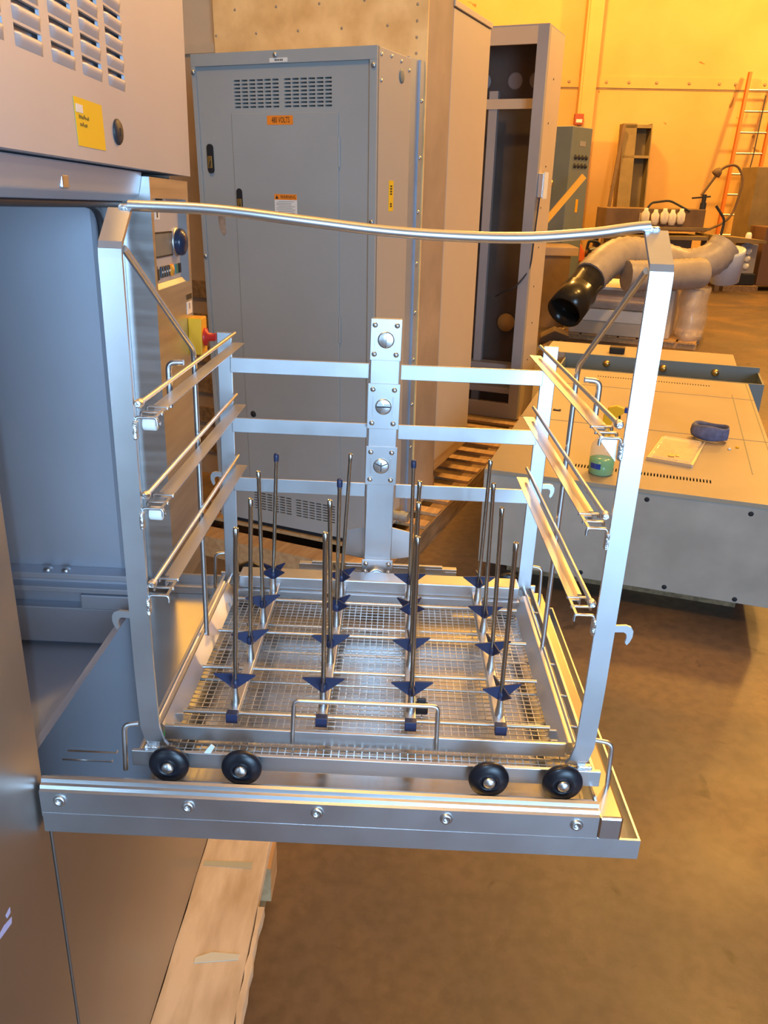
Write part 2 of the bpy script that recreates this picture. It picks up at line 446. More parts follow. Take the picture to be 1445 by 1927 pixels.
# wash chamber
def ch_far(m):
    # far side wall with a rounded front edge
    pts = [(-1.02, 1.27), (-0.476, 1.27), (-0.468, 1.268), (-0.463, 1.262), (-0.462, 1.254)]
    for i in range(4):
        a, b = pts[i], pts[i + 1]
        m.add([(a[0], a[1], 0.775), (b[0], b[1], 0.775), (b[0], b[1], 1.575), (a[0], a[1], 1.575)], [(0, 1, 2, 3)], True)
    m.box(-1.02, -0.47, 1.271, 1.279, 0.775, 1.575)
P('chamber_wall', CHAMB, ch_far)
P('chamber_wall', CHAMB, lambda m: m.box(-1.024, -1.02, 0.735, 1.279, 0.775, 1.575))
P('chamber_wall', CHAMB, lambda m: m.box(-1.02, -0.45, 0.727, 0.735, 0.775, 1.575))
P('chamber_ceiling', CHAMB, lambda m: m.box(-1.02, -0.46, 0.735, 1.27, 1.575, 1.583))
P('chamber_floor', CHAMB, lambda m: m.ppd((-1.02, 0.735, 0.760), (0.60, 0, 0.012), (0, 0.535, 0), (0, 0, 0.008)))
P('rack_ledge', CHAMB, lambda m: m.prism([(1.27, 0.930), (1.236, 0.930), (1.236, 0.919), (1.250, 0.916), (1.250, 0.908), (1.236, 0.903), (1.236, 0.893), (1.27, 0.888)], (-0.70, 0, 0), (0, 1, 0), (0, 0, 1), (0.262, 0, 0)), bevel=0.0015)
P('ledge_plate', CHAMB, lambda m: m.box(-1.0, -0.452, 1.246, 1.27, 0.785, 0.858), bevel=0.003)
P('ledge_plate', CHAMB, lambda m: m.box(-0.545, -0.452, 1.240, 1.27, 0.858, 0.888), bevel=0.003)
for x in (-0.60, -0.568):
    P('ledge_bolt', SATIN, lambda m: m.lathe([(0.008, 0), (0.008, 0.003), (0.004, 0.006), (0, 0.006)], (x, 1.250, 0.930), (0, 0, 1), 10))
P('door_seal', GASKET, lambda m: m.tube(fillet([(-0.452, 1.250, 0.90), (-0.452, 1.250, 1.535), (-0.452, 1.15, 1.546)], 0.04), 0.006, 8))
P('door_seal', SATIN, lambda m: m.box(-0.462, -0.431, 1.262, 1.279, 0.90, 1.546))
# control column, standing proud of the opening
CY0, CY1, CX = 1.280, 1.505, -0.385
P('control_column', BRUSH, lambda m: (
    m.plate((CX, CY0, 0.858), (0, 1, 0), (0, 0, 1), CY1 - CY0, 0.724, 0.012, [(0.012, 0.205, 0.556, 0.694)]),
    m.box(-0.47, CX - 0.0119, CY0, CY0 + 0.004, 0.858, 1.582), m.box(-0.47, CX - 0.0119, CY1 - 0.004, CY1, 0.858, 1.582)))
fa = P('control_panel', BRUSHY, lambda m: m.box(CX - 0.016, CX - 0.011, CY0 + 0.008, CY1 - 0.016, 1.41, 1.558), label='brushed control panel with grey display and round knob')
P('panel_lip', SATIN, lambda m: (m.prism([(0, 0), (0.010, 0.0), (0.002, 0.012)], (CX - 0.011, CY0 + 0.012, 1.4095), (1, 0, 0), (0, 0, 1), (0, 0.193, 0)),
    m.prism([(0, 0), (0.012, 0), (0, -0.010)], (CX - 0.011, CY1 - 0.0202, 1.414), (1, 0, 0), (0, 1, 0), (0, 0, 0.138))), fa)
FX = CX - 0.011
P('display_frame', BLACK, lambda m: m.box(FX, FX + 0.0015, 1.300, 1.424, 1.461, 1.501), fa)
P('display', LCD, lambda m: m.box(FX + 0.0015, FX + 0.002, 1.304, 1.420, 1.464, 1.498), fa)
P('dial', KNOB, lambda m: m.lathe([(0.022, 0), (0.0225, 0.010), (0.021, 0.014), (0.014, 0.018), (0, 0.0195)], (FX, 1.452, 1.482), (1, 0, 0), 28), fa)
P('dial_ring', SATIN, lambda m: m.lathe([(0.0245, 0), (0.0245, 0.002), (0.022, 0.003)], (FX, 1.452, 1.482), (1, 0, 0), 28), fa)
P('port', BLACK, lambda m: (m.box(FX, FX + 0.006, 1.302, 1.322, 1.428, 1.445), m.box(FX, FX + 0.002, 1.298, 1.326, 1.424, 1.449)), fa)
for k, y in enumerate((1.345, 1.358, 1.373, 1.386)):
    P('button', BLACK, lambda m: m.box(FX, FX + 0.003, y, y + 0.010, 1.429, 1.447), fa, bevel=0.001)
    P('button_print', LABELW, lambda m: m.box(FX + 0.003, FX + 0.0034, y + 0.003, y + 0.007, 1.4365, 1.4395), fa)
P('indicator', mat('amber_lamp', (0.85, 0.30, 0.03), 0.3), lambda m: m.lathe([(0.010, 0), (0.010, 0.004), (0, 0.007)], (FX, 1.409, 1.438), (1, 0, 0), 14), fa)
P('button', mat('green_button', (0.05, 0.16, 0.10), 0.3), lambda m: m.box(FX, FX + 0.003, 1.436, 1.447, 1.430, 1.446), fa)
P('button', BLACK, lambda m: m.box(FX, FX + 0.003, 1.455, 1.466, 1.430, 1.446), fa)
for (y0, y1, z0, z1) in ((1.328, 1.400, 1.545, 1.5565), (1.335, 1.360, 1.520, 1.5335), (1.295, 1.323, 1.547, 1.554)):
    P('paper_tag', LABELW if y0 > 1.3 else INK, lambda m: m.box(FX, FX + 0.0006, y0, y1, z0, z1), fa)
P('tag_print', INK, lambda m: (m.box(FX + 0.0006, FX + 0.0009, 1.343, 1.349, 1.523, 1.531), m.box(FX + 0.0006, FX + 0.0009, 1.340, 1.380, 1.549, 1.5515)), fa)
sw = P('isolator_switch', YELLOW, lambda m: m.box(CX, -0.360, 1.462, 1.503, 1.283, 1.350), bevel=0.002, label='yellow isolator switch with red rotary handle')
P('rotary_handle', RED, lambda m: (m.lathe([(0.0165, 0), (0.0165, 0.004), (0.008, 0.008), (0.007, 0.020), (0, 0.021)], (-0.360, 1.482, 1.314), (1, 0, 0), 20),
    m.ppd((-0.356, 1.4785, 1.308), (0.026, 0, 0.002), (0, 0.007, 0), (0, 0, 0.012))), sw)
P('switch_sticker', LABELW, lambda m: m.box(CX, CX + 0.0006, 1.462, 1.497, 1.356, 1.378))
P('sticker_band', INK, lambda m: (m.box(CX, CX + 0.0007, 1.462, 1.497, 1.382, 1.391), m.box(CX + 0.0006, CX + 0.0009, 1.477, 1.4805, 1.365, 1.375)))
P('hinge_cover', CHAMB, lambda m: m.box(-0.47, -0.4105, 0.7415, 1.28, 0.78, 0.853))
P('scuff_mark', SCUFF, lambda m: (m.prism([(0, 0), (0.035, 0.001), (0.050, -0.004), (0.048, -0.011), (0.030, -0.007)], (XF, 0.578, 0.822), (0, 1, 0), (0, 0, 1), (0.0004, 0, 0)),
    m.prism([(0, 0), (0.010, 0.001), (0.009, -0.006), (0.002, -0.006)], (XF, 0.618, 0.831), (0, 1, 0), (0, 0, 1), (0.0004, 0, 0))))

# fold-down door
YM = 1.993
DR = P('door', SATIN, lambda m: (m.box(-0.385, 0.306, 0.713, 1.28, 0.857, 0.8605), m.box(0.3035, 0.306, 0.713, 1.28, 0.8605, 0.884), m.box(-0.385, 0.3035, 0.713, 0.716, 0.8605, 0.884), m.box(-0.385, 0.3035, 1.277, 1.28, 0.8605, 0.884)), label='stainless fold-down door lying open')
P('inner_panel', DOORIN, lambda m: (m.box(-0.43, 0.283, 0.748, 1.245, 0.884, 0.897)), DR)
P('end_cap', DOORIN, lambda m: m.box(0.255, 0.283, 0.7135, 1.2795, 0.8785, 0.914), DR, bevel=0.003)
prof = [(.7135, .8785), (.7135, .9138), (.7165, .9155), (.7180, .9195), (.7215, .9205), (.7225, .9250), (.7260, .9265), (.7280, .9250), (.7290, .9105), (.7470, .9105), (.7475, .8785)]
P('wheel_rail', SATIN, lambda m: m.prism(prof, (-0.386, 0, 0), (0, 1, 0), (0, 0, 1), (0.641, 0, 0)), DR)
P('wheel_rail', SATIN, lambda m: m.prism([(YM - a, b) for a, b in prof][::-1], (-0.386, 0, 0), (0, 1, 0), (0, 0, 1), (0.641, 0, 0)), DR)
for x in (-0.363, -0.215, -0.067, 0.081, 0.23):
    P('screw', ROD, lambda m: (m.lathe([(0.0075, 0), (0.0075, 0.0012), (0.006, 0.003), (0.0032, 0.0035), (0.003, 0.0015), (0, 0.0015)], (x, 0.7135, 0.9025), (0, -1, 0), 16)), DR)
for (y, wd) in ((0.806, 0.008), (0.790, 0.004)):
    P('stamped_rib', DOORIN, lambda m: m.prism([(0, 0), (wd, 0), (wd * 0.7, 0.0014), (wd * 0.2, 0.0014)], (-0.392, y, 0.897), (0, 1, 0), (0, 0, 1), (0.062, 0, 0)), DR)
P('hinge_arm', SATIN, lambda m: (m.box(-0.47, -0.30, 1.2855, 1.297, 0.866, 0.886), m.box(-0.33, -0.29, 1.283, 1.300, 0.860, 0.878)), DR, bevel=0.002)
P('docking_plate', SATIN, lambda m: (m.box(-0.158, 0.126, 1.284, 1.296, 0.925, 0.949), m.box(-0.135, 0.10, 1.2835, 1.290, 0.949, 0.954), m.box(-0.158, 0.126, 1.27, 1.284, 0.897, 0.925), m.box(0.105, 0.126, 1.2825, 1.284, 0.932, 0.945)), DR, bevel=0.0015)

# ------------------------------------------------------------------ the rack trolley
RK = thing('washer_rack', 'stainless wheeled washer rack with curved handle bar standing on the open door', 'rack', (-0.015, 1.0, 0.911), TILT)
def R(name, material, fn, parent=RK, bevel=0.0, label=None, kind=None):
    m = MB(); fn(m); return part(name, m, material, parent, bevel, label, kind)
def strip(m, pts, wd, th, axis=V((1, 0, 0))):
    # flat bar following pts, wd wide along axis, th thick away from the camera
    pts = [V(p) for p in pts]; vs = []; fs = []
    for i, p in enumerate(pts):
        d = (pts[min(i + 1, len(pts) - 1)] - pts[max(i - 1, 0)]).normalized()
        n = axis.cross(d).normalized()
        if n.y < 0: n = -n
        vs += [p, p + axis * wd, p + axis * wd + n * th, p + n * th]
    for i in range(len(pts) - 1):
        a, b = i * 4, i * 4 + 4
        for j in range(4):
            fs.append((a + j, b + j, b + (j + 1) % 4, a + (j + 1) % 4))
    fs += [(0, 1, 2, 3), tuple(range(len(vs) - 1, len(vs) - 5, -1))]
    m.add(vs, fs)
# near uprights: straight, then bent back towards the handle bar
for x0 in (-0.282, 0.2315):
    dx = 0.006 if x0 < 0 else -0.006
    path = [(x0 + dx * 1.6, 0.7665, 0.944), (x0 + dx, 0.7635, 0.952), (x0 + dx * 0.25, 0.763, 0.972), (x0, 0.763, 1.05), (x0, 0.763, 1.498), (x0, 0.7640, 1.506), (x0, 0.7672, 1.5125), (x0, 0.800, 1.5415)]
    R('upright', SATIN, lambda m: strip(m, path, 0.0222, 0.004))
    R('weld', PUTTY, lambda m: m.box(x0 + 0.004, x0 + 0.022, 0.7605, 0.768, 0.9415, 0.9465), bevel=0.002)
# handle bar, bowed downwards in the middle
def bar(m):
    key = [(-0.262, 1.5437), (-0.18, 1.5432), (-0.099, 1.5370), (-0.015, 1.5305), (0.06, 1.5285), (0.123, 1.5300), (0.185, 1.5365), (0.236, 1.5445)]
    pts = []
    for i in range(len(key) - 1):
        p0, p1, p2, p3 = key[max(i - 1, 0)], key[i], key[i + 1], key[min(i + 2, len(key) - 1)]
        for q in range(5):
            t = q / 5
            z = 0.5 * (2 * p1[1] + (p2[1] - p0[1]) * t + (2 * p0[1] - 5 * p1[1] + 4 * p2[1] - p3[1]) * t * t + (3 * p1[1] - p0[1] - 3 * p2[1] + p3[1]) * t ** 3)
            pts.append((p1[0] + (p2[0] - p1[0]) * t, 0.8005, z))
    pts.append((0.236, 0.8005, 1.5445))
    m.tube(pts, 0.0052, 12)
R('handle_bar', ROD, bar)
for x in (-0.262, 0.236):
    R('weld', PUTTY, lambda m: m.box(x - 0.010, x + 0.010, 0.797, 0.803, 1.539, 1.545), bevel=0.0025)
# far uprights and cross bars
for x0 in (-0.283, 0.2305):
    R('upright', SATIN, lambda m: m.box(x0, x0 + 0.0235, 1.243, 1.247, 0.938, 1.360), bevel=0.001)
for zt in (1.3222, 1.2245, 1.1225):
    for (xa, xb) in ((-0.262, -0.0415), (0.0085, 0.2335)):
        R('cross_bar', SATIN, lambda m: m.box(xa, xb, 1.2385, 1.2428, zt - 0.0240, zt), bevel=0.0008)
# base frame
R('base_bar', SATIN, lambda m: m.box(-0.2915, 0.263, 0.757, 0.762, 0.921, 0.9425), bevel=0.0008)
R('base_bar', SATIN, lambda m: m.box(-0.2915, 0.263, 1.246, 1.251, 0.921, 0.9425), bevel=0.0008)
for x0 in (-0.2865, 0.2545):
    R('base_bar', SATIN, lambda m: m.box(x0, x0 + 0.004, 0.762, 1.246, 0.922, 0.9385), bevel=0.0006)
for x0 in (-0.272, 0.2415):
    R('base_rod', ROD, lambda m: m.tube([(x0, 0.762, 0.9395), (x0, 1.246, 0.9395)], 0.0028, 8))
for y in (0.79, 0.86, 0.93, 1.01, 1.09, 1.17):
    R('base_rod', ROD, lambda m: m.tube([(-0.285, y, 0.930), (0.257, y, 0.930)], 0.0022, 6))
# wheels
for (x, side) in [(x, s_) for s_ in (1, -1) for x in (-0.244, -0.159, 0.130, 0.216) if s_ == 1 or abs(x) > 0.2]:
    y0 = 0.757 if side == 1 else 1.251
    wz = 0.9344
    wl = R('wheel', RUBBER, lambda m: m.lathe([(0.010, 0.006), (0.0195, 0.006), (0.0228, 0.0078), (0.0238, 0.0105), (0.0234, 0.0135), (0.0215, 0.0160), (0.0135, 0.0185), (0.0088, 0.0186), (0.0084, 0.0160)], (x, y0, wz), (0, -side, 0), 32))
    R('hub', ROD, lambda m: m.lathe([(0.0045, 0), (0.0045, 0.0155), (0.0074, 0.0160), (0.0074, 0.0192), (0.0055, 0.0212), (0, 0.0216)], (x, y0, wz), (0, -side, 0), 16), wl)
# tray rails: a round guard rod above an angle with an inward flange, three each side
for lev, (zr, zf) in enumerate(((1.3595, 1.346), (1.2620, 1.2475), (1.1592, 1.1450))):
    for sgn, xr in ((1, -0.2545), (-1, 0.2245)):
        R('guard_rod', ROD, lambda m: m.tube([(xr, 0.765, zr), (xr, 1.2435, zr)], 0.0027, 10))
        R('weld', PUTTY, lambda m: m.lathe([(0.003, 0), (0.0048, 0.003), (0.0045, 0.009), (0.002, 0.012)], (xr, 0.7605, zr), (0, 1, 0), 10))
        xa = xr - 0.0015 * sgn
        R('tray_rail', SATIN, lambda m: (m.box(min(xa, xa + 0.0012 * sgn), max(xa, xa + 0.0012 * sgn), 0.815, 1.2385, zf - 0.0145, zf - 0.0002),
            m.box(min(xa, xa + 0.0175 * sgn), max(xa, xa + 0.0175 * sgn), 0.815, 1.2385, zf - 0.0012, zf),
            m.box(min(xa + 0.0055 * sgn, xa + 0.0175 * sgn), max(xa + 0.0055 * sgn, xa + 0.0175 * sgn), 0.800, 0.815, zf - 0.0012, zf)), label='L-shaped tray rail')
        # near-end fingers bent from strip
        for q, yy in enumerate((0.807, 0.786, 0.768)):
            wx = (xa - 0.004 * sgn, xa + 0.0175 * sgn)
            zz = zf - 0.0008 * q
            R('finger', ROD, lambda m: m.tube(fillet([(wx[0], yy, zz - (0.012 if q == 2 else 0.004)), (wx[0], yy, zz), (wx[1], yy, zz), (wx[1], yy, zz - (0.008 if q == 2 else 0.002))], 0.0035, 4), 0.0017, 6))
        R('finger_strip', SATIN, lambda m: m.box(min(xa + 0.0145 * sgn, xa + 0.0175 * sgn), max(xa + 0.0145 * sgn, xa + 0.0175 * sgn), 0.767, 0.801, zf - 0.0012, zf))
        R('weld', PUTTY, lambda m: m.box(xa - 0.0062 * sgn if sgn > 0 else xa + 0.0018, xa - 0.0018 if sgn > 0 else xa + 0.0062, 0.7605, 0.770, zf - 0.024, zf - 0.004), bevel=0.0018)
        if sgn == 1 and lev < 2:
            R('roller', WHITEP, lambda m: m.lathe([(0.0015, 0), (0.0068, 0.0), (0.0074, 0.001), (0.0074, 0.0125), (0.0066, 0.0135), (0.0015, 0.0135)], (xa + 0.0015, 0.776, zf - 0.0095), (1, 0, 0), 18))
            R('roller_pin', ROD, lambda m: m.tube([(xa, 0.776, zf - 0.0095), (xa + 0.0185, 0.776, zf - 0.0095)], 0.0022, 8))
        if sgn == -1 and lev == 0:
            R('gusset', SATIN, lambda m: m.prism([(0, 0), (-0.019, 0), (0.001, -0.024)], (xa, 0.7675, zf - 0.002), (1, 0, 0), (0, 0, 1), (0, 0.0015, 0)))
# middle rods with a diagonal stay up to the near uprights
for xm, xt in ((-0.2615, -0.2590), (0.2345, 0.2300)):
    R('stay_rod', ROD, lambda m: m.tube(fillet([(xm, 1.013, 0.940), (xm, 1.015, 1.371), (xt, 0.7690, 1.506)], 0.016, 5), 0.0035, 10))
    s_ = 1 if xm < 0 else -1
    R('hanger_hook', ROD, lambda m: m.tube(fillet([(xm - 0.002 * s_, 0.905, 1.322), (xm - 0.002 * s_, 0.905, 1.3745), (xm + 0.016 * s_, 0.905, 1.3755)], 0.010, 6), 0.0035, 10))
# flat side hooks, outward and down
hk = [(0, 0), (0.006, 0.0005), (0.013, 0.001), (0.0185, -0.001), (0.0215, -0.006), (0.0215, -0.013), (0.019, -0.0205), (0.0165, -0.0235), (0.0142, -0.0205), (0.0152, -0.0135), (0.0142, -0.0095), (0.011, -0.0075), (0, -0.008)]
for (x, y, z, s_) in ((-0.2815, 0.766, 1.1225, -1), (0.2535, 0.766, 1.1325, 1), (-0.2815, 1.2475, 1.1270, -1), (0.2535, 1.2475, 1.1310, 1)):
    pl = [(a * s_, b) for a, b in hk]
    if s_ > 0: pl = pl[::-1]
    R('side_hook', SATIN, lambda m: m.prism(pl, (x, y, z), (1, 0, 0), (0, 0, 1), (0, 0.003, 0)))
# corner bumper loops
for (x, xo, y, s_) in ((-0.2825, -0.2985, 0.760, -1), (0.2535, 0.2735, 0.768, 1), (-0.2825, -0.3005, 1.250, -1), (0.2535, 0.2705, 1.250, 1)):
    R('corner_loop', ROD, lambda m: m.tube(fillet([(x, y + 0.003, 0.977), (xo, y, 0.976), (xo + 0.003 * s_, y, 0.912)], 0.009, 6), 0.0030, 10))
# woven mesh floor (one part: the wires are too fine to pick apart)
def mesh_floor(m, x0, x1, y0, y1, z, px_, py_, r):
    n = int((x1 - x0) / px_)
    for i in range(n + 1):
        x = x0 + (x1 - x0) * i / n
        m.box(x - r, x + r, y0, y1, z - r, z + r)
    n = int((y1 - y0) / py_)
    for i in range(n + 1):
        y = y0 + (y1 - y0) * i / n
        m.box(x0, x1, y - r, y + r, z + r, z + 3 * r)
R('mesh_floor', WIRE, lambda m: mesh_floor(m, -0.270, 0.2395, 0.7645, 1.2440, 0.9345, 0.0092, 0.0094, 0.0005), kind='stuff')
# spray column with three nozzle plates
SP = R('spray_column', SATIN, lambda m: m.box(-0.0395, 0.0065, 1.2285, 1.2500, 0.955, 1.392), bevel=0.0012, label='square spray column with three nozzle plates')
for k, (za, zb, w_) in enumerate(((1.330, 1.3935, 0.0), (1.2200, 1.2935, 0.0015), (1.1245, 1.1905, 0.0015))):
    R('nozzle_plate', SATIN, lambda m: m.box(-0.0405 - w_, 0.0075 + w_, 1.2262, 1.2286, za, zb), SP, bevel=0.0005)
    for (dx, dz) in ((0.0065, 0.0095), (0.0405, 0.0095), (0.0065, zb - za - 0.0095), (0.0405, zb - za - 0.0095)):
        R('screw', ROD, lambda m: m.lathe([(0.0042, 0), (0.0042, 0.001), (0.003, 0.0024), (0, 0.0028)], (-0.0405 + dx, 1.2262, za + dz), (0, -1, 0), 12), SP)
    for dx in (0.0075, 0.0395):
        R('plate_slot', ROD, lambda m: m.box(-0.0405 + dx - 0.0012, -0.0405 + dx + 0.0012, 1.2254, 1.2262, za + 0.020, zb - 0.020), SP)
    zc = (za + zb) / 2
    R('nozzle', ROD, lambda m: m.lathe([(0.013, 0), (0.013, 0.0012), (0.011, 0.0022), (0, 0.0025)], (-0.0165, 1.2262, zc), (0, -1, 0), 20), SP)
    if k == 0:
        R('nozzle_slit', DARK, lambda m: m.box(-0.0168, -0.0162, 1.2234, 1.2239, zc - 0.012, zc + 0.012), SP)
    elif k == 1:
        R('nozzle_slit', GASKET, lambda m: (m.box(-0.0275, -0.0055, 1.2234, 1.2239, zc - 0.0012, zc + 0.0012)), SP)
        R('nozzle_wing', SATIN, lambda m: (m.box(-0.027, -0.018, 1.2222, 1.2236, zc + 0.0012, zc + 0.005), m.box(-0.015, -0.006, 1.2222, 1.2236, zc + 0.0012, zc + 0.005)), SP)
    else:
        R('nozzle_slit', GASKET, lambda m: (m.box(-0.0172, -0.0158, 1.2234, 1.2239, zc - 0.009, zc + 0.006), m.ppd((-0.0268, 1.2239, zc + 0.004), (0.0095, 0, -0.004), (0, 0, 0.0016), (0, -0.0005, 0)), m.ppd((-0.0062, 1.2239, zc + 0.004), (-0.0095, 0, -0.004), (0, 0, 0.0016), (0, -0.0005, 0))), SP)
R('column_foot', SATIN, lambda m: m.box(-0.043, 0.010, 1.2255, 1.2285, 0.955, 0.9885), SP, bevel=0.0006)
for (x, z) in ((-0.036, 0.9815), (0.003, 0.9815), (-0.0365, 0.966), (0.0035, 0.966)):
    R('screw', ROD, lambda m: m.lathe([(0.0042, 0), (0.0042, 0.001), (0.003, 0.0024), (0, 0.0028)], (x, 1.2255, z), (0, -1, 0), 12), SP)
R('hose_socket', ROD, lambda m: m.lathe([(0.0165, 0), (0.0165, 0.006), (0.0145, 0.007), (0.0145, 0.011), (0.0165, 0.012), (0.0165, 0.016), (0.0125, 0.017), (0.0125, 0.012)], (-0.0165, 1.2255, 0.9565), (0, -1, 0.35), 24), SP)
for s_ in (-1, 1):
    xa = -0.0385 if s_ < 0 else 0.0055
    R('spray_wing', SATIN, lambda m: m.prism([(0, 0.0), (s_ * 0.036, 0.0035), (s_ * 0.036, 0.049), (0, 0.060)][::s_], (xa, 1.250, 0.980), (1, 0.18 * s_, 0), (0, 0, 1), (0, 0.002, 0)), SP)

# ------------------------------------------------------------------ the injector basket in the rack
BK = thing('injector_basket', 'shallow stainless basket of upright injector tubes set inside the rack', 'basket', (-0.018, 0.99, 0.938), TILT)
def B(name, material, fn, parent=BK, bevel=0.0, label=None, kind=None):
    m = MB(); fn(m); return part(name, m, material, parent, bevel, label, kind)
B('front_rail', SATIN, lambda m: m.box(-0.2600, 0.2255, 0.7860, 0.7900, 0.9385, 0.9580), bevel=0.0008)
for x0, x1, s_ in ((-0.2685, -0.2425, 1), (0.2075, 0.2335, -1)):
    xo = x0 if s_ == 1 else x1
    B('side_rail', SATIN, lambda m: (m.ppd((xo + 0.005 * s_, 0.7901, 0.9575), (0.015 * s_, 0, -0.0175), (0, 0.386, 0), (-0.0015 * s_, 0, 0)), m.box(min(xo, xo + 0.005 * s_), max(xo, xo + 0.005 * s_), 0.7901, 1.176, 0.9395, 0.9575)))
    B('side_rod', ROD, lambda m: m.tube([(xo - 0.0025 * s_, 0.7895, 0.9575), (xo - 0.0025 * s_, 1.178, 0.9575)], 0.0024, 8))
    B('corner_tab', SATIN, lambda m: (m.box(min(xo + 0.012 * s_, xo + 0.022 * s_), max(xo + 0.012 * s_, xo + 0.022 * s_), 0.806, 0.8085, 0.940, 0.9475), m.box(min(xo + 0.012 * s_, xo + 0.022 * s_), max(xo + 0.012 * s_, xo + 0.022 * s_), 0.821, 0.8235, 0.940, 0.9515)), bevel=0.001)
B('water_manifold', SATIN, lambda m: (m.box(-0.245, 0.222, 1.1735, 1.2100, 0.951, 0.9730)), bevel=0.002, label='flat water manifold across the far side')
B('manifold_flange', SATIN, lambda m: m.box(-0.245, 0.222, 1.165, 1.1735, 0.9390, 0.9510), bevel=0.0006)
for y in (0.827, 0.930, 1.030, 1.135):
    B('cross_rod', ROD, lambda m: m.tube([(-0.2475, y, 0.951), (0.2135, y, 0.951)], 0.0026, 8))
    for x in (-0.2475, 0.2135):
        pass
B('lift_handle', ROD, lambda m: m.tube(fillet([(-0.1045, 0.7835, 0.944), (-0.1025, 0.7835, 1.0035), (0.0680, 0.7835, 1.0050), (0.0695, 0.7835, 0.944)], 0.007, 5), 0.0028, 10))
NX = (-0.182, -0.072, 0.038, 0.149); NY = (0.830, 0.935, 1.040, 1.140)
TOP = {0: [(0.007, 1.203), (0.005, 1.200), (-0.003, 1.202), (0.007, 1.194)], 1: [(0.0, 1.202), (-0.004, 1.203), (0.001, 1.192), (0.010, 1.203)],
       2: [(-0.004, 1.202), (-0.001, 1.205), (0.003, 1.198), (-0.004, 1.193)], 3: [(-0.002, 1.200), (-0.006, 1.203), (-0.005, 1.200), (0.001, 1.203)]}
ROT = {0: [0, 0.35, 0.3, 0.9], 1: [0.02, 0.12, 0.75, 0.6], 2: [0.08, 0.2, 0.9, 0.1], 3: [0.3, 0.25, 0.05, 0.1]}
CAPS = {(0, 3), (1, 2), (2, 3)}
for i, x in enumerate(NX):
    B('manifold_tube', SATIN, lambda m: m.box(x - 0.0062, x + 0.0062, 0.812, 1.1735, 0.9535, 0.9640), bevel=0.0008)
    B('end_cap', NAVY, lambda m: m.box(x - 0.0072, x + 0.0072, 0.8035, 0.814, 0.9525, 0.9655), bevel=0.0008)
    for j, y in enumerate(NY):
        dx, zt = TOP[i][j]
        p0 = V((x, y, 0.985)); p1 = V((x + dx, y, zt)); ax = (p1 - p0).normalized()
        B('nozzle_base', ROD, lambda m: m.lathe([(0.0058, 0), (0.0056, 0.008), (0.0046, 0.012), (0.0042, 0.022), (0.0042, 0.030)], (x, y, 0.9635), (0, 0, 1), 14))
        tb = B('injector_tube', TUBE, lambda m: m.lathe([(0.0029, 0), (0.0029, (p1 - p0).length - 0.012), (0.0033, (p1 - p0).length - 0.011), (0.0033, (p1 - p0).length - 0.001), (0.0024, (p1 - p0).length), (0.0020, (p1 - p0).length - 0.002)], p0, ax, 12))
        if (i, j) in CAPS:
            B('tip_cap', NAVY, lambda m: m.lathe([(0.0040, -0.008), (0.0042, -0.002), (0.0038, 0.003), (0.0020, 0.0042)], p1, ax, 12), tb)
        def star(m):
            c = V((x, y, 0.9885)); n = 4
            m.lathe([(0.0036, -0.001), (0.0050, 0.000), (0.0052, 0.010), (0.0036, 0.011)], c, (0, 0, 1), 12)
            for q in range(n):
                a = ROT[i][j] + q * math.pi / 2
                u = V((math.cos(a), math.sin(a), 0)); t = V((-u.y, u.x, 0))
                m.prism([(0.003, -0.0015), (0.0050, 0.0), (0.0262, 0.0170), (0.0250, 0.0182), (0.003, 0.0190)], c - t * 0.0009, u, (0, 0, 1), t * 0.0018)
        B('star_clip', NAVY, star, tb)
# a torn clip left on the mesh
solo('plastic_clip', MB().box(0.044, 0.062, 0.861, 0.870, 0.9365, 0.9520).box(0.047, 0.059, 0.8635, 0.8675, 0.9520, 0.9600), GASKET, 'small dark plastic clip lying on the wire mesh between tube rows', 'clip', (0.053, 0.8655, 0.9365), TILT, bevel=0.002)
solo('green_scrap', MB().prism([(0, 0), (0.008, 0.001), (0.009, 0.012), (0.003, 0.014)], (-0.2635, 0.790, 0.940), (1, 0, 0), (0, 0.3, 1), (0, 0.002, 0)), mat('green_scrap', (0.05, 0.45, 0.08), 0.5), 'bright green plastic scrap caught at the rack corner', 'scrap', (-0.259, 0.79, 0.939), TILT)
solo('paper_scrap', MB().prism([(0, 0), (0.008, 0.0), (0.013, 0.009), (0.009, 0.0125), (0.004, 0.006)], (-0.2060, 0.7585, 0.9425), (1, 0, 0), (0, 0, 1), (0, 0.0015, 0)), DOCK, 'torn pale scrap stuck on the base bar between two wheels', 'scrap', (-0.2, 0.7585, 0.9425), TILT)

# ------------------------------------------------------------------ pallet under the washer
PL = thing('washer_pallet', 'pale wooden pallet carrying the washer, its edge plank in the foreground', 'pallet', (-0.7, 1.0, 0.0), TILT)
def Q(name, material, fn, parent, bevel=0.0, label=None, kind=None):
    m = MB(); fn(m); return part(name, m, material, parent, bevel, label, kind)
def plank(m, x0, x1, y0, y1, z0, z1, jag=0.0):
    # long board along y with slightly ragged edges
    n = 14; vs = []; fs = []
    for i in range(n + 1):
        y = y0 + (y1 - y0) * i / n
        a = random.uniform(-jag, jag); b = random.uniform(-jag, jag)
        vs += [(x0 + a, y, z0), (x1 + b, y, z0), (x1 + b - random.uniform(0, jag), y, z1), (x0 + a, y, z1)]
    for i in range(n):
        p = i * 4
        for j in range(4):
            fs.append((p + j, p + (j + 1) % 4, p + 4 + (j + 1) % 4, p + 4 + j))
    fs += [(3, 2, 1, 0), (n * 4, n * 4 + 1, n * 4 + 2, n * 4 + 3)]
    m.add(vs, [f for f in fs])
Q('edge_plank', WOODF, lambda m: plank(m, -0.392, -0.243, 0.3, 1.50, 0.128, 0.150, 0.0015), PL)
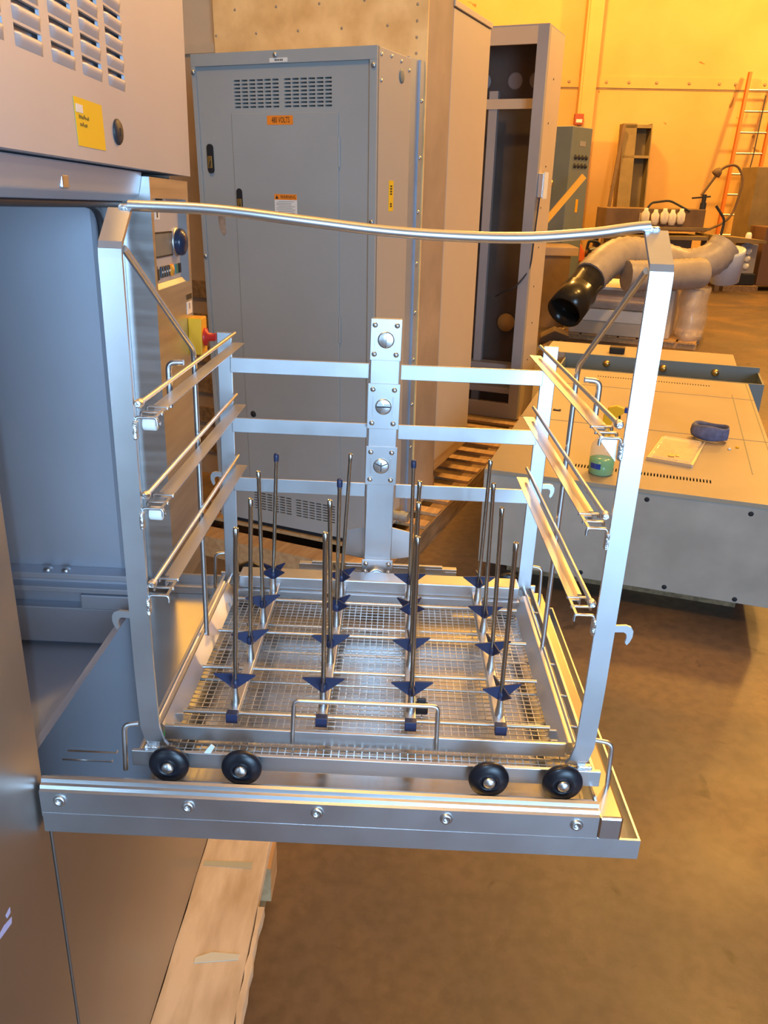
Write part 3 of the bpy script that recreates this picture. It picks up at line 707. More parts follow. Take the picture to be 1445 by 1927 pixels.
Q('splinter', WOODF, lambda m: plank(m, -0.2425, -0.231, 0.86, 1.26, 0.120, 0.145, 0.0025), PL)
for x in (-1.15, -0.90, -0.66):
    Q('deck_plank', WOODF, lambda m: plank(m, x, x + 0.14, 0.3, 1.50, 0.128, 0.150, 0.003), PL)
for y in (0.34, 0.86, 1.38):
    Q('stringer', WOOD, lambda m: m.box(-1.16, -0.235, y, y + 0.09, 0.030, 0.128), PL)
for x in (-1.15, -0.72, -0.36):
    Q('bottom_plank', WOOD, lambda m: plank(m, x, x + 0.11, 0.3, 1.50, 0.012, 0.030, 0.003), PL)
Q('tape_strip', mat('pale_tape', (0.62, 0.64, 0.55), 0.5), lambda m: m.prism([(0, 0), (0.085, 0.012), (0.086, 0.024), (0.03, 0.026), (0.0, 0.012)], (-0.345, 1.115, 0.150), (1, 0, 0), (0, 1, 0), (0, 0, 0.0012)), PL)
Q('paint_smear', mat('grey_green_paint', (0.42, 0.42, 0.32), 0.6), lambda m: m.prism([(0, 0), (0.11, -0.004), (0.11, 0.016), (0, 0.014)], (-0.385, 1.36, 0.150), (1, 0, 0), (0, 1, 0), (0, 0, 0.0008)), PL)

# ------------------------------------------------------------------ the row of electrical cabinets
RA = math.atan2(-0.376, 0.927)
ROW = Matrix.Translation((-0.064, 3.129, 0)) @ Matrix.Rotation(RA, 4, 'Z')
# long skid pallet below them
SK = thing('cabinet_pallet', 'long dark slatted wooden pallet under the row of electrical cabinets', 'pallet', (-0.4, 1.4, 0), ROW)
Q('stringer', WOODD, lambda m: m.box(0.045, 0.125, -0.06, 3.0, 0.0, 0.105), SK)
Q('stringer', WOODD, lambda m: m.box(-0.95, -0.87, -0.06, 3.0, 0.0, 0.105), SK)
Q('front_beam', WOOD, lambda m: m.box(-1.25, 0.045, -0.16, -0.06, 0.0, 0.100), SK)
yy = 0.0
while yy < 2.95:
    Q('slat', WOOD, lambda m: m.box(-0.95, 0.122, yy, yy + 0.068, 0.105, 0.120), SK); yy += 0.165

# grey 480 V cabinet
GC = thing('electrical_cabinet', 'grey enamelled electrical cabinet with vents and orange 480 volts sticker', 'cabinet', (-0.38, 0.16, 0.12), ROW)
G = lambda name, material, fn, parent=GC, bevel=0.0, label=None: Q(name, material, fn, parent, bevel, label)
X0 = -0.768
G('under_gap_shade', DARK, lambda m: m.box(X0 + 0.02, -0.02, 0.02, 0.29, 0.12, 0.150))  # dark block painted as the shade in the gap under the cabinet
G('housing', GREYP, lambda m: (m.box(X0, X0 + 0.006, 0.012, 0.31, 0.145, 2.022), m.box(X0 + 0.006, -0.006, 0.302, 0.31, 0.145, 2.022), m.box(X0 + 0.006, -0.006, 0.012, 0.302, 2.016, 2.022), m.box(X0 + 0.006, -0.006, 0.012, 0.302, 0.145, 0.151)))
G('side_panel', mat('warm_lit_grey_enamel', (0.44, 0.39, 0.33), 0.45), lambda m: m.box(-0.006, 0.0, 0.0005, 0.31, 0.145, 2.022), bevel=0.002)  # same grey enamel, with the warm light on this side mixed into its colour
hs = []
for (xa, xb) in ((-0.591, -0.393), (-0.376, -0.176)):
    for c in range(6):
        wv = (xb - xa) / 6
        for (z0, z1, n) in ((1.836, 1.936, 8), (0.205, 0.292, 7)):
            for r_ in range(n):
                h = (z1 - z0) / n
                hs.append((xa + c * wv + 0.003 - X0, xa + (c + 1) * wv - 0.003 - X0, z0 + r_ * h + h * 0.25 - 0.145, z0 + r_ * h + h * 0.72 - 0.145))
fp = G('front_panel', GREYP, lambda m: m.plate((X0, 0, 0.145), (1, 0, 0), (0, 0, 1), 0.768, 1.877, 0.010, hs))
for (z0, z1) in ((1.81, 1.96), (0.18, 0.31)):
    G('vent_backing', SLATE, lambda m: m.box(-0.62, -0.15, 0.024, 0.026, z0, z1), fp)
G('front_frame', GREYP, lambda m: (m.box(X0, 0, -0.010, -0.0005, 1.980, 2.022), m.box(-0.028, 0, -0.010, -0.0005, 0.145, 1.98), m.box(X0, X0 + 0.018, -0.010, -0.0005, 0.145, 1.98)), bevel=0.001)
G('door_leaf', GREYP, lambda m: m.box(-0.602, -0.152, -0.006, -0.0005, 0.36, 1.820), bevel=0.0015)
G('seam', SLATE, lambda m: m.box(-0.6045, -0.6030, -0.0015, -0.0004, 0.36, 1.82))
for z in (1.74, 1.10, 0.45):
    G('hinge', GREYP, lambda m: m.tube([(-0.1495, -0.004, z), (-0.1495, -0.004, z - 0.10)], 0.004, 8))
for (x, z) in ((-0.758, 1.962), (-0.012, 1.962), (-0.758, 1.30), (-0.014, 1.455), (-0.40, 2.006), (-0.014, 0.7)):
    G('screw', SATIN, lambda m: m.lathe([(0.009, 0), (0.009, 0.004), (0.005, 0.007), (0, 0.007)], (x, -0.010, z), (0, -1, 0), 10))
for (x, za, zb) in ((-0.709, 1.612, 1.717), (-0.583, 1.46, 1.560)):
    lt = G('latch_recess', DARK, lambda m: (m.box(x - 0.0135, x + 0.0135, -0.0075, -0.0004, za + 0.0135, zb - 0.0135), m.lathe([(0.0135, 0), (0.0135, 0.007)], (x, -0.0004, za + 0.0135), (0, -1, 0), 16, False), m.lathe([(0.0135, 0), (0.0135, 0.007)], (x, -0.0004, zb - 0.0135), (0, -1, 0), 16, False)))
    G('latch', BRASS, lambda m: m.box(x - 0.010, x + 0.010, -0.011, -0.0076, za + 0.018, za + 0.062), lt, 0.002)
    G('latch_bar', GASKET, lambda m: m.ppd((x - 0.004, -0.0112, za + 0.026), (0.008, 0, 0.020), (0.002, 0, -0.006), (0, -0.001, 0)), lt)
G('tape_residue', mat('tape_residue', (0.33, 0.25, 0.19), 0.7, var=0.3, scale=30), lambda m: m.prism([(0, 0), (0.034, 0.004), (0.036, -0.085), (0.024, -0.098), (0.006, -0.07)], (-0.694, -0.0006, 1.478), (1, 0, 0), (0, 0, 1), (0, -0.0006, 0)))
G('name_plate', LABELW, lambda m: m.box(-0.424, -0.350, -0.0112, -0.0100, 1.983, 1.997))
G('name_print', INK, lambda m: [m.box(-0.402 + k * 0.007, -0.3975 + k * 0.007, -0.0115, -0.0112, 1.987, 1.993) for k in range(5)])
G('voltage_sticker', LABELO, lambda m: m.box(-0.446, -0.336, -0.0068, -0.0060, 1.781, 1.812))
text('voltage_print', '480 VOLTS', 0.028, (-0.388, -0.0068, 1.7965), (1, 0, 0), (0, 0, 1), INK, GC, width=0.076)
G('warning_sticker', LABELW, lambda m: m.box(-0.425, -0.327, -0.0068, -0.0060, 1.468, 1.543))
G('warning_band', LABELO, lambda m: m.box(-0.425, -0.327, -0.0072, -0.0068, 1.523, 1.543))
text('warning_print', 'WARNING', 0.017, (-0.365, -0.0072, 1.533), (1, 0, 0), (0, 0, 1), INK, GC, width=0.066)
G('warning_triangle', INK, lambda m: m.prism([(0, 0), (0.014, 0), (0.007, 0.013)], (-0.421, -0.0072, 1.5265), (1, 0, 0), (0, 0, 1), (0, -0.0004, 0)))
G('fine_print', mat('grey_print', (0.20, 0.20, 0.20), 0.6), lambda m: [m.box(-0.420 + random.uniform(0, .012), -0.333 - random.uniform(0, .02), -0.0071, -0.0068, 1.516 - k * 0.0058, 1.5175 - k * 0.0058) for k in range(8)])
G('pull_knob', DARK, lambda m: m.lathe([(0.014, 0), (0.014, 0.006), (0.008, 0.010), (0, 0.011)], (-0.568, -0.0005, 0.655), (0, -1, 0), 14))
G('knockout', SLATE, lambda m: m.lathe([(0.024, 0), (0.024, 0.002), (0.018, 0.003), (0, 0.003)], (0, 0.216, 1.953), (1, 0, 0), 18))
G('yellow_tag', LABELY, lambda m: m.box(0, 0.0008, 0.112, 0.158, 1.490, 1.598))
G('tag_print', INK, lambda m: [m.box(0.0008, 0.0011, 0.126, 0.144, z_, z_ + 0.006) for z_ in (1.505, 1.513, 1.548, 1.557, 1.566, 1.575)])
for (y, z) in ((0.03, 2.0), (0.12, 2.005), (0.21, 2.0), (0.29, 1.98), (0.03, 1.92)):
    G('screw', SATIN, lambda m: m.lathe([(0.006, 0), (0.006, 0.003), (0, 0.004)], (0, y, z), (1, 0, 0), 8))
G('conduit_fitting', mat('grey_cast_fitting', (0.45, 0.46, 0.42), 0.45, 0.7), lambda m: (m.tube([(0.0, 0.24, 0.19), (0.072, 0.24, 0.19)], 0.022, 16), m.tube([(0.035, 0.24, 0.19), (0.058, 0.24, 0.19)], 0.028, 8)))

# galvanised bay behind it
GB = thing('galvanised_bay', 'narrow blue-grey galvanised sheet bay between grey cabinet and beige enclosure', 'cabinet', (-0.35, 0.39, 0.12), ROW)
G('bay_shell', GALV, lambda m: m.box(-0.75, -0.012, 0.315, 0.462, 0.12, 2.03), GB)
G('flange', GALV, lambda m: m.box(-0.012, -0.004, 0.418, 0.462, 0.12, 2.03), GB)
for k in range(9):
    G('rivet', SATIN, lambda m: m.lathe([(0.008, 0), (0.006, 0.004), (0, 0.005)], (-0.004, 0.440, 0.25 + k * 0.205), (1, 0, 0), 8), GB)

# beige enclosure towering above
BE = thing('beige_enclosure', 'tall stained beige sheet-metal enclosure rising above the grey cabinet', 'enclosure', (-0.49, 0.61, 0.12), ROW)
G('front_sheet', BEIGE, lambda m: m.box(-0.98, 0.0, 0.47, 0.478, 0.12, 2.75), BE)
G('side_sheet', BROWN, lambda m: m.box(-0.006, 0.0, 0.478, 0.762, 0.12, 2.75), BE)
G('side_sheet', BROWN, lambda m: m.box(-0.98, -0.974, 0.478, 0.762, 0.12, 2.75), BE)
for k in range(16):
    x, z = (-0.045, 2.06 + 0.055 * k) if k < 7 else (-0.97 + 0.1 * (k - 7), 2.16 if k % 2 else 2.25)
    G('rivet', BROWN, lambda m: m.lathe([(0.006, 0), (0.004, 0.003), (0, 0.004)], (x, 0.47, z), (0, -1, 0), 8), BE)
# brown section to the left, seen in the gap beside the washer
LB = thing('brown_enclosure', 'brown sheet enclosure glimpsed in the gap between washer and grey cabinet', 'enclosure', (-1.4, 0.66, 0.12), ROW)
G('front_sheet', BROWN, lambda m: m.box(-1.62, -0.985, 0.50, 0.52, 0.12, 2.135), LB)
G('upper_sheet', TAN, lambda m: m.box(-1.62, -0.985, 0.53, 0.55, 2.0, 2.75), LB)
G('rib', TAN, lambda m: m.box(-1.62, -0.985, 0.49, 0.50, 2.10, 2.135), LB)
for k in range(6):
    G('rib', WOODD, lambda m: m.box(-1.62, -0.985, 0.485, 0.50, 0.25 + k * 0.16, 0.33 + k * 0.16), LB)

# tan cabinet on a raised skid
TC = thing('tan_cabinet', 'plain tan cabinet with flat side standing behind the beige enclosure', 'cabinet', (-0.4, 1.04, 0.12), ROW)
G('skid_rail', WOOD, lambda m: m.box(-0.10, 0.0, 0.77, 1.31, 0.235, 0.290), TC)
G('skid_rail', WOOD, lambda m: m.box(-0.80, -0.70, 0.77, 1.31, 0.12, 0.290), TC)
G('skid_block', WOODD, lambda m: m.box(-0.10, -0.02, 0.77, 0.84, 0.12, 0.235), TC)
G('body', TAN, lambda m: m.box(-0.80, 0.0, 0.768, 1.311, 0.290, 2.262), TC, 0.003)
G('top_cap', TAN, lambda m: m.box(-0.805, 0.006, 0.765, 1.316, 2.266, 2.290), TC, 0.002)

# open bay with breakers inside
OB = thing('open_switchgear_bay', 'tall grey switchgear bay with open dark front and wiring panel inside', 'cabinet', (-0.35, 2.5, 0.12), ROW)
H_ = 2.43
G('frame_post', GREYB, lambda m: (m.box(-0.015, 0.05, 2.28, 2.30, 0.12, H_), m.box(0.040, 0.05, 2.30, 2.33, 0.12, H_)), OB)
G('frame_post', GREYB, lambda m: m.box(-0.75, -0.69, 2.28, 2.30, 0.12, H_), OB)
G('head_rail', TAN, lambda m: m.box(-0.69, -0.015, 2.28, 2.30, H_ - 0.09, H_), OB)
G('sill_rail', GREYB, lambda m: m.box(-0.69, -0.015, 2.28, 2.30, 0.12, 0.22), OB)
G('side_sheet', TAN, lambda m: m.box(0.044, 0.05, 2.331, 2.71, 0.12, H_), OB)
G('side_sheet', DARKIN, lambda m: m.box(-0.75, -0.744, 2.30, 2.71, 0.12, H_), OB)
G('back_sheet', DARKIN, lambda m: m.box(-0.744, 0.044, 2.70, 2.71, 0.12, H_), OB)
G('top_sheet', GREYB, lambda m: m.box(-0.75, 0.05, 2.28, 2.71, H_, H_ + 0.008), OB)
G('inner_post', GREYB, lambda m: m.box(-0.33, -0.275, 2.45, 2.49, 0.12, 2.12), OB)
G('inner_rail', TAN, lambda m: m.box(-0.744, 0.044, 2.44, 2.455, 2.02, 2.075), OB)
G('inner_rail', GREYB, lambda m: m.box(-0.744, 0.044, 2.40, 2.50, 0.42, 0.46), OB)
G('inner_rail', GREYB, lambda m: m.box(-0.744, 0.044, 2.36, 2.46, 0.27, 0.31), OB)
for (z0, z1, mm, x1) in ((1.75, 1.98, TAN, -0.425), (1.60, 1.74, GREYB, -0.43), (1.43, 1.58, GREYB, -0.44), (1.13, 1.40, mat('pale_grey_box', (0.50, 0.46, 0.42), 0.5), -0.41), (0.98, 1.10, GREYB, -0.45)):
    bx = G('breaker_panel', mm, lambda m: m.box(-0.62, x1, 2.34, 2.44, z0, z1), OB, 0.003)
G('panel_tag', LABELW, lambda m: m.box(-0.50, -0.44, 2.338, 2.3398, 1.585, 1.615), OB)
G('panel_tag', BLUEP, lambda m: m.box(-0.50, -0.455, 2.338, 2.3398, 1.15, 1.19), OB)
G('panel_tag', LABELW, lambda m: m.box(-0.50, -0.455, 2.338, 2.3398, 1.24, 1.33), OB)
G('coil', DARK, lambda m: m.box(-0.425, -0.36, 2.40, 2.46, 1.40, 1.66), OB, 0.01)
G('disc', mat('ochre_disc', (0.55, 0.34, 0.12), 0.6), lambda m: m.lathe([(0.062, 0), (0.062, 0.006), (0, 0.007)], (-0.17, 2.66, 0.70), (0, -1, 0), 22), OB)
for x in (-0.45, -0.24, -0.10):
    G('knockout', GREYB, lambda m: m.lathe([(0.05, 0), (0.05, 0.003), (0.042, 0.004), (0, 0.004)], (x, 2.70, 2.20), (0, -1, 0), 16), OB)
jb = G('junction_box', SATIN, lambda m: m.box(0.05, 0.085, 2.31, 2.40, 1.52, 1.66), OB, 0.004)
G('box_cover', WHITEP, lambda m: m.box(0.086, 0.092, 2.305, 2.405, 1.515, 1.665), jb)
G('cable', GASKET, lambda m: m.tube(fillet([(0.065, 2.33, 1.52), (0.058, 2.32, 1.35), (0.056, 2.29, 1.10), (-0.03, 2.26, 0.98), (-0.12, 2.32, 0.95), (-0.2, 2.45, 0.9)], 0.06), 0.005, 6), OB)
for k in range(8):
    G('screw', GASKET, lambda m: m.lathe([(0.006, 0), (0.005, 0.003), (0, 0.003)], (0.05, 2.45 + 0.04 * (k % 2), 0.5 + k * 0.24), (1, 0, 0), 8), OB)

# cardboard and rags on the floor by the pallet are out of sight; loose wood in front of the grey cabinet
solo('loose_board', MB().ppd((-1.10, 2.98, 0.0), (1.00, -0.42, 0.0), (0.05, 0.11, 0), (0, 0, 0.028)), WOOD, 'ochre loose board lying on the floor before the grey cabinet', 'board', (-0.6, 2.8, 0))

# ------------------------------------------------------------------ switchboard section lying on its back
CA = math.atan2(-0.306, 0.952)
CON = Matrix.Translation((0.394, 3.081, 0)) @ Matrix.Rotation(CA, 4, 'Z')
W_, ZT = 1.145, 0.52
CN = thing('lying_cabinet', 'large grey cabinet lying flat on blocks, vented face up under warm light', 'cabinet', (0.57, 1.1, 0.0), CON)
G('support_block', WOODD, lambda m: m.box(0.10, 1.05, 0.16, 0.26, 0.0, 0.10), CN)
G('support_block', WOODD, lambda m: m.box(0.10, 1.05, 1.70, 1.80, 0.0, 0.10), CN)
hs = []
for (a, b, y0, y1, n) in ((0.327, 0.877, 0.165, 0.205, 44), (0.28, 0.93, 1.915, 1.945, 44)):
    for k in range(n):
        x = a + (b - a) * k / n
        hs.append((x + 0.003, x + 0.0085, y0, y1))
tp = G('top_sheet', CONS, lambda m: m.plate((0, 0, ZT), (1, 0, 0), (0, 1, 0), W_, 2.08, 0.004, hs), CN)
for (y0, y1) in ((0.13, 0.24), (1.88, 1.98)):
    G('vent_backing', DARK, lambda m: m.box(0.25, 0.97, y0, y1, ZT - 0.03, ZT - 0.025), tp)
G('front_sheet', CONSF, lambda m: m.box(0.0, W_, 0.0, 0.004, 0.10, ZT - 0.0045), CN, 0.001)
G('side_sheet', CONSF, lambda m: m.box(0.0, 0.004, 0.004, 2.08, 0.10, ZT - 0.0045), CN)
G('side_sheet', CONSF, lambda m: m.box(W_ - 0.004, W_, 0.004, 2.08, 0.10, ZT - 0.0045), CN)
G('bottom_sheet', CONSF, lambda m: m.box(0.004, W_ - 0.004, 0.004, 2.08, 0.10, 0.104), CN)
for (x0, x1, y0, y1) in ((0.0, W_, 0.84, 0.846), (0.0, W_, 1.66, 1.666), (1.035, 1.039, 0.34, 1.75), (1.128, 1.132, 0.3, 2.08)):
    G('seam', SLATE, lambda m: m.box(x0, x1, y0, y1, ZT, ZT + 0.0012), CN)
G('edge_fold', CONS, lambda m: m.box(0.0, W_, -0.004, -0.0004, ZT - 0.016, ZT + 0.001), CN, 0.001)
G('latch_pull', DARK, lambda m: m.box(0.135, 0.175, 1.015, 1.045, ZT, ZT + 0.004), CN, 0.002)
G('latch_plate', CONS, lambda m: m.box(0.145, 0.165, 1.022, 1.038, ZT + 0.0041, ZT + 0.007), CN, 0.002)
for (x, z) in ((0.641, 0.479), (1.013, 0.476), (0.421, 0.480), (0.429, 0.124), (0.758, 0.119), (1.02, 0.115)):
    G('bolt_hole', DARK, lambda m: m.lathe([(0.010, 0), (0.009, 0.0012), (0, 0.0012)], (x, 0.0, z), (0, -1, 0), 12), CN)
# open wireway behind it
WWY = thing('open_wireway', 'dark open wireway trough with tan lid behind the lying cabinet', 'wireway', (0.57, 2.48, 0.0), CON)
G('support_block', WOODD, lambda m: m.box(0.10, 1.05, 2.60, 2.72, 0.0, 0.20), WWY)
G('trough', SLATE, lambda m: (m.box(0.02, 1.235, 2.09, 2.10, 0.20, ZT), m.box(0.02, 1.235, 2.10, 2.44, 0.20, 0.21), m.box(0.02, 1.235, 2.44, 2.45, 0.20, ZT + 0.03), m.box(1.225, 1.235, 2.10, 2.44, 0.21, ZT), m.box(0.02, 0.03, 2.10, 2.44, 0.21, ZT)), WWY)
G('lid', CONS, lambda m: m.box(-0.12, 1.10, 2.451, 2.84, ZT - 0.03, ZT + 0.03), WWY, 0.003)
G('lid_skirt', CONSF, lambda m: m.box(0.0, 1.06, 2.46, 2.83, 0.20, ZT - 0.031), WWY)
for x in (0.30, 0.66, 0.98):
    G('clip', BRASS, lambda m: (m.lathe([(0.022, 0), (0.022, 0.02), (0.012, 0.03), (0, 0.03)], (x, 2.44, ZT - 0.02), (0, -1, 0), 12)), WWY)
cp_ = solo('black_adapter', MB().box(0.30, 0.40, 2.52, 2.60, ZT + 0.03, ZT + 0.075), BLACK, 'small black adapter lying on the tan wireway lid', 'adapter', (0.35, 2.56, ZT + 0.03), CON, bevel=0.008)

# spray bottle
BT = thing('spray_bottle', 'clear spray bottle half full of green liquid with yellow trigger', 'bottle', (0.45, 0.125, ZT), CON)
bc = (0.45, 0.125, ZT)
G('liquid', GREENL, lambda m: m.lathe([(0.0, 0.002), (0.045, 0.002), (0.0488, 0.007), (0.0488, 0.062), (0.0, 0.062)], bc, (0, 0, 1), 24), BT)
G('bottle_body', BOTTLE, lambda m: m.lathe([(0.0, 0.0), (0.046, 0.0), (0.050, 0.006), (0.050, 0.105), (0.046, 0.122), (0.034, 0.142), (0.022, 0.155), (0.016, 0.164), (0.016, 0.180)], bc, (0, 0, 1), 28), BT)
G('bottle_label', BLUEP, lambda m: m.add([(bc[0] + 0.0505 * math.sin(a), bc[1] - 0.0505 * math.cos(a), ZT + z) for a in (-0.9, -0.6, -0.3, 0.0) for z in (0.030, 0.052)], [(0, 2, 3, 1), (2, 4, 5, 3), (4, 6, 7, 5)]), BT)
G('trigger_collar', YELLOW, lambda m: m.lathe([(0.020, 0.160), (0.020, 0.198), (0.014, 0.205), (0.0, 0.205)], bc, (0, 0, 1), 18), BT)
G('trigger_head', YELLOW, lambda m: m.prism([(-0.018, 0.198), (0.014, 0.198), (0.026, 0.232), (0.060, 0.258), (0.060, 0.276), (0.030, 0.285), (0.0, 0.276), (-0.016, 0.245)], (bc[0], bc[1] - 0.011, ZT), (1, 0, 0), (0, 0, 1), (0, 0.022, 0)), BT, 0.003)
G('nozzle_tip', BLUEP, lambda m: m.box(bc[0] + 0.0605, bc[0] + 0.082, bc[1] - 0.011, bc[1] + 0.011, ZT + 0.259, ZT + 0.280), BT, 0.002)
G('trigger_lever', BLACK, lambda m: m.prism([(0.040, 0.246), (0.048, 0.250), (0.050, 0.225), (0.040, 0.205), (0.034, 0.207), (0.042, 0.228)], (bc[0], bc[1] - 0.006, ZT), (1, 0, 0), (0, 0, 1), (0, 0.012, 0)), BT)
# parts tray in a clear bag
TR_ = thing('flat_tray', 'flat metal tray of parts in a clear bag on the lying cabinet', 'tray', (0.73, 0.55, ZT), CON)
G('tray_base', ALU, lambda m: m.ppd((0.618, 0.372, ZT), (0.182, -0.036, 0), (0.06, 0.37, 0), (0, 0, 0.004)), TR_)
G('tray_rim', ALU, lambda m: (m.ppd((0.618, 0.366, ZT), (0.182, -0.036, 0), (0, 0.006, 0), (0, 0, 0.016)), m.ppd((0.80, 0.336, ZT), (0.06, 0.37, 0), (0.006, 0, 0), (0, 0, 0.012))), TR_)
G('clear_bag', PLASTIC, lambda m: m.ppd((0.63, 0.385, ZT + 0.005), (0.165, -0.032, 0), (0.055, 0.33, 0), (0, 0, 0.014)), TR_, 0.006)
G('brass_piece', BRASS, lambda m: (m.box(0.705, 0.73, 0.385, 0.405, ZT + 0.0195, ZT + 0.027), m.box(0.735, 0.75, 0.40, 0.415, ZT + 0.0195, ZT + 0.025)), TR_, 0.002)
# blue rolled cloth
def roll(m):
    c = V((0.885, 0.785, ZT + 0.040)); ax = V((0.95, -0.25, 0)); u = V((0.25, 0.95, 0)).normalized(); ax.normalize()
    n, k = 24, 10; vs = []; fs = []
    # flattened coil: a closed band swept round an oval
    for i in range(n):
        t = 2 * math.pi * i / n
        cen = c + ax * 0.075 * math.cos(t) + u * 0.042 * math.sin(t)
        out = (ax * math.cos(t) + u * math.sin(t)).normalized()
        for j in range(k):
            q = 2 * math.pi * j / k
            vs.append(cen + out * (0.010 + 0.006 * math.cos(t + 2.6)) * math.cos(q) + V((0, 0, 1)) * 0.033 * math.sin(q) * (1 + 0.12 * math.sin(3 * t)))
    for i in range(n):
        for j in range(k):
            fs.append((i * k + j, ((i + 1) % n) * k + j, ((i + 1) % n) * k + (j + 1) % k, i * k + (j + 1) % k))
    m.add(vs, fs, True)
mm_ = MB(); roll(mm_); solo('blue_strap_roll', mm_, ROLL, 'flattened roll of blue cloth strap beside the bagged tray', 'strap', (0.868, 0.745, ZT), CON)
for (x, y, mt, nm, lb) in ((0.965, 0.66, LABELW, 'paper_bit', 'tiny white paper bit on the lying cabinet near the strap roll'), (1.00, 0.70, YELLOW, 'yellow_bead', 'tiny yellow bead on the lying cabinet near the strap roll')):
    solo(nm, MB().lathe([(0.0, 0.0), (0.007, 0.0), (0.008, 0.004), (0.004, 0.008), (0, 0.008)], (x, y, ZT), (0, 0, 1), 8), mt, lb, 'scrap', (x, y, ZT), CON)

# ------------------------------------------------------------------ wrapped boxes and the flexible duct
def wbox(x0, x1, y0, y1, z0, z1, material, name, label, bev=0.01, kind_='box'):
    return solo(name, MB().box(x0, x1, y0, y1, z0, z1), material, label, kind_, ((x0 + x1) / 2, (y0 + y1) / 2, z0), WB, None, bev)
WB = Matrix.Translation((1.90, 9.05, 0)) @ Matrix.Rotation(math.radians(-24), 4, 'Z')
SKD = thing('box_pallet', 'low pale pallet under the wrapped stack of boards', 'pallet', (0.6, 0.45, 0), WB)
for y in (0.02, 0.42, 0.82):
    Q('runner', WOOD, lambda m: m.box(-0.02, 1.40, y, y + 0.09, 0.0, 0.055), SKD)
for k in range(7):
    Q('deck_plank', WOOD, lambda m: m.box(-0.02 + k * 0.205, 0.16 + k * 0.205, 0.0, 0.93, 0.055, 0.07), SKD)
wbox(0.03, 0.86, 0.02, 0.85, 0.071, 0.215, CARD, 'grey_carton', 'greyish carton at the bottom of the wrapped stack', 0.012)
wbox(0.02, 0.86, 0.01, 0.85, 0.216, 0.345, FOAM, 'foam_slab', 'thick cream foam slab in the middle of the wrapped stack', 0.01, 'slab')
wbox(0.05, 0.84, 0.02, 0.84, 0.346, 0.500, WRAP, 'bagged_cushion', 'puffy plastic-wrapped cushion lying on the cream foam slab', 0.045, 'cushion')
wbox(0.04, 0.86, 0.03, 0.85, 0.501, 0.560, BROWN, 'brown_slab', 'thin brown board under the top sheet of the stack', 0.006, 'board')
wbox(-0.02, 0.88, -0.02, 0.88, 0.561, 0.590, FOAM, 'top_board', 'pale top sheet of the stack with duct resting on it', 0.004, 'board')
wbox(0.90, 1.10, 0.10, 0.80, 0.071, 0.585, CARD, 'upright_carton', 'upright pinkish carton wrapped in plastic at the stack end', 0.012)
def crumple(m):
    # stretch film bunched round the end of the stack
    n, k = 9, 12; vs = []; fs = []
    for i in range(n + 1):
        z = 0.071 + 0.53 * i / n
        for j in range(k):
            t = 2 * math.pi * j / k
            r_ = 1 + random.uniform(-0.10, 0.10)
            vs.append((1.28 + 0.15 * r_ * math.cos(t), 0.42 + 0.34 * r_ * math.sin(t), z + (random.uniform(-.015, .015) if 0 < i < n else 0)))
    for i in range(n):
        for j in range(k):
            fs.append((i * k + j, i * k + (j + 1) % k, (i + 1) * k + (j + 1) % k, (i + 1) * k + j))
    fs.append(tuple(n * k + j for j in range(k))); fs.append(tuple(range(k))[::-1])
    m.add(vs, fs, True)
mm_ = MB(); crumple(mm_); solo('film_bundle', mm_, WRAP, 'crumpled clear stretch film bundle at the right end of the stack', 'film', (1.28, 0.42, 0.071), WB)
wbox(-0.10, -0.02, -0.05, 0.10, 0.0, 0.10, ALU, 'metal_bracket', 'small shiny bracket on the floor at the stack corner', 0.01, 'bracket')
# duct: one long corrugated hose looped over the stack, with a black cuff
def corr(pts, r, n=14, amp=0.03, step=0.035):
    P_ = fillet(pts, 0.35, 8); out = []; rad = []
    for a, b in zip(P_[:-1], P_[1:]):
        L_ = (b - a).length; k = max(1, int(L_ / step))
        for i in range(k):
            out.append(a.lerp(b, i / k))
    out.append(P_[-1])
    for i in range(len(out)):
        rad.append(r * (1 + amp * (1 if i % 2 else -1)))
    m = MB(); m.tube(out, r, n, radii=rad); return m
DU = thing('flexible_duct', 'fat grey flexible duct looped over the wrapped stack with black cuff', 'duct', (2.4, 8.8, 0.59))
G('hose', DUCT, lambda m: m.add(*(lambda q: (q.v, q.f, True))(corr([(1.95, 8.35, 0.74), (2.10, 8.50, 0.86), (2.35, 8.75, 0.96), (2.75, 8.85, 0.90), (3.10, 8.95, 0.80), (3.38, 8.95, 0.88), (3.50, 9.0, 1.02)], 0.175))), DU)
G('hose_end', DUCT, lambda m: m.add(*(lambda q: (q.v, q.f, True))(corr([(2.33, 8.42, 0.755), (2.50, 8.45, 0.75), (2.95, 8.62, 0.76), (3.2, 8.7, 0.77)], 0.155))), DU)
G('cuff', mat('black_glossy_cuff', (0.02, 0.018, 0.015), 0.22), lambda m: m.lathe([(0.165, 0.0), (0.165, 0.30), (0.185, 0.31), (0.185, 0.62), (0.165, 0.62), (0.16, 0.45)], (2.00, 8.42, 0.775), (-0.52, -0.60, -0.52), 22), DU)
G('clamp', ALU, lambda m: m.lathe([(0.167, 0.0), (0.17, 0.004), (0.17, 0.025), (0.167, 0.03)], (1.995, 8.415, 0.77), (-0.52, -0.60, -0.52), 22), DU)
G('end_collar', mat('pale_blue_film', (0.55, 0.60, 0.68), 0.3), lambda m: m.lathe([(0.15, 0), (0.185, 0.0), (0.185, 0.03), (0.15, 0.34), (0.14, 0.34)], (3.55, 9.03, 0.98), (0.15, 0.2, -1), 20), DU, 0.0, 'pale bluish collar')
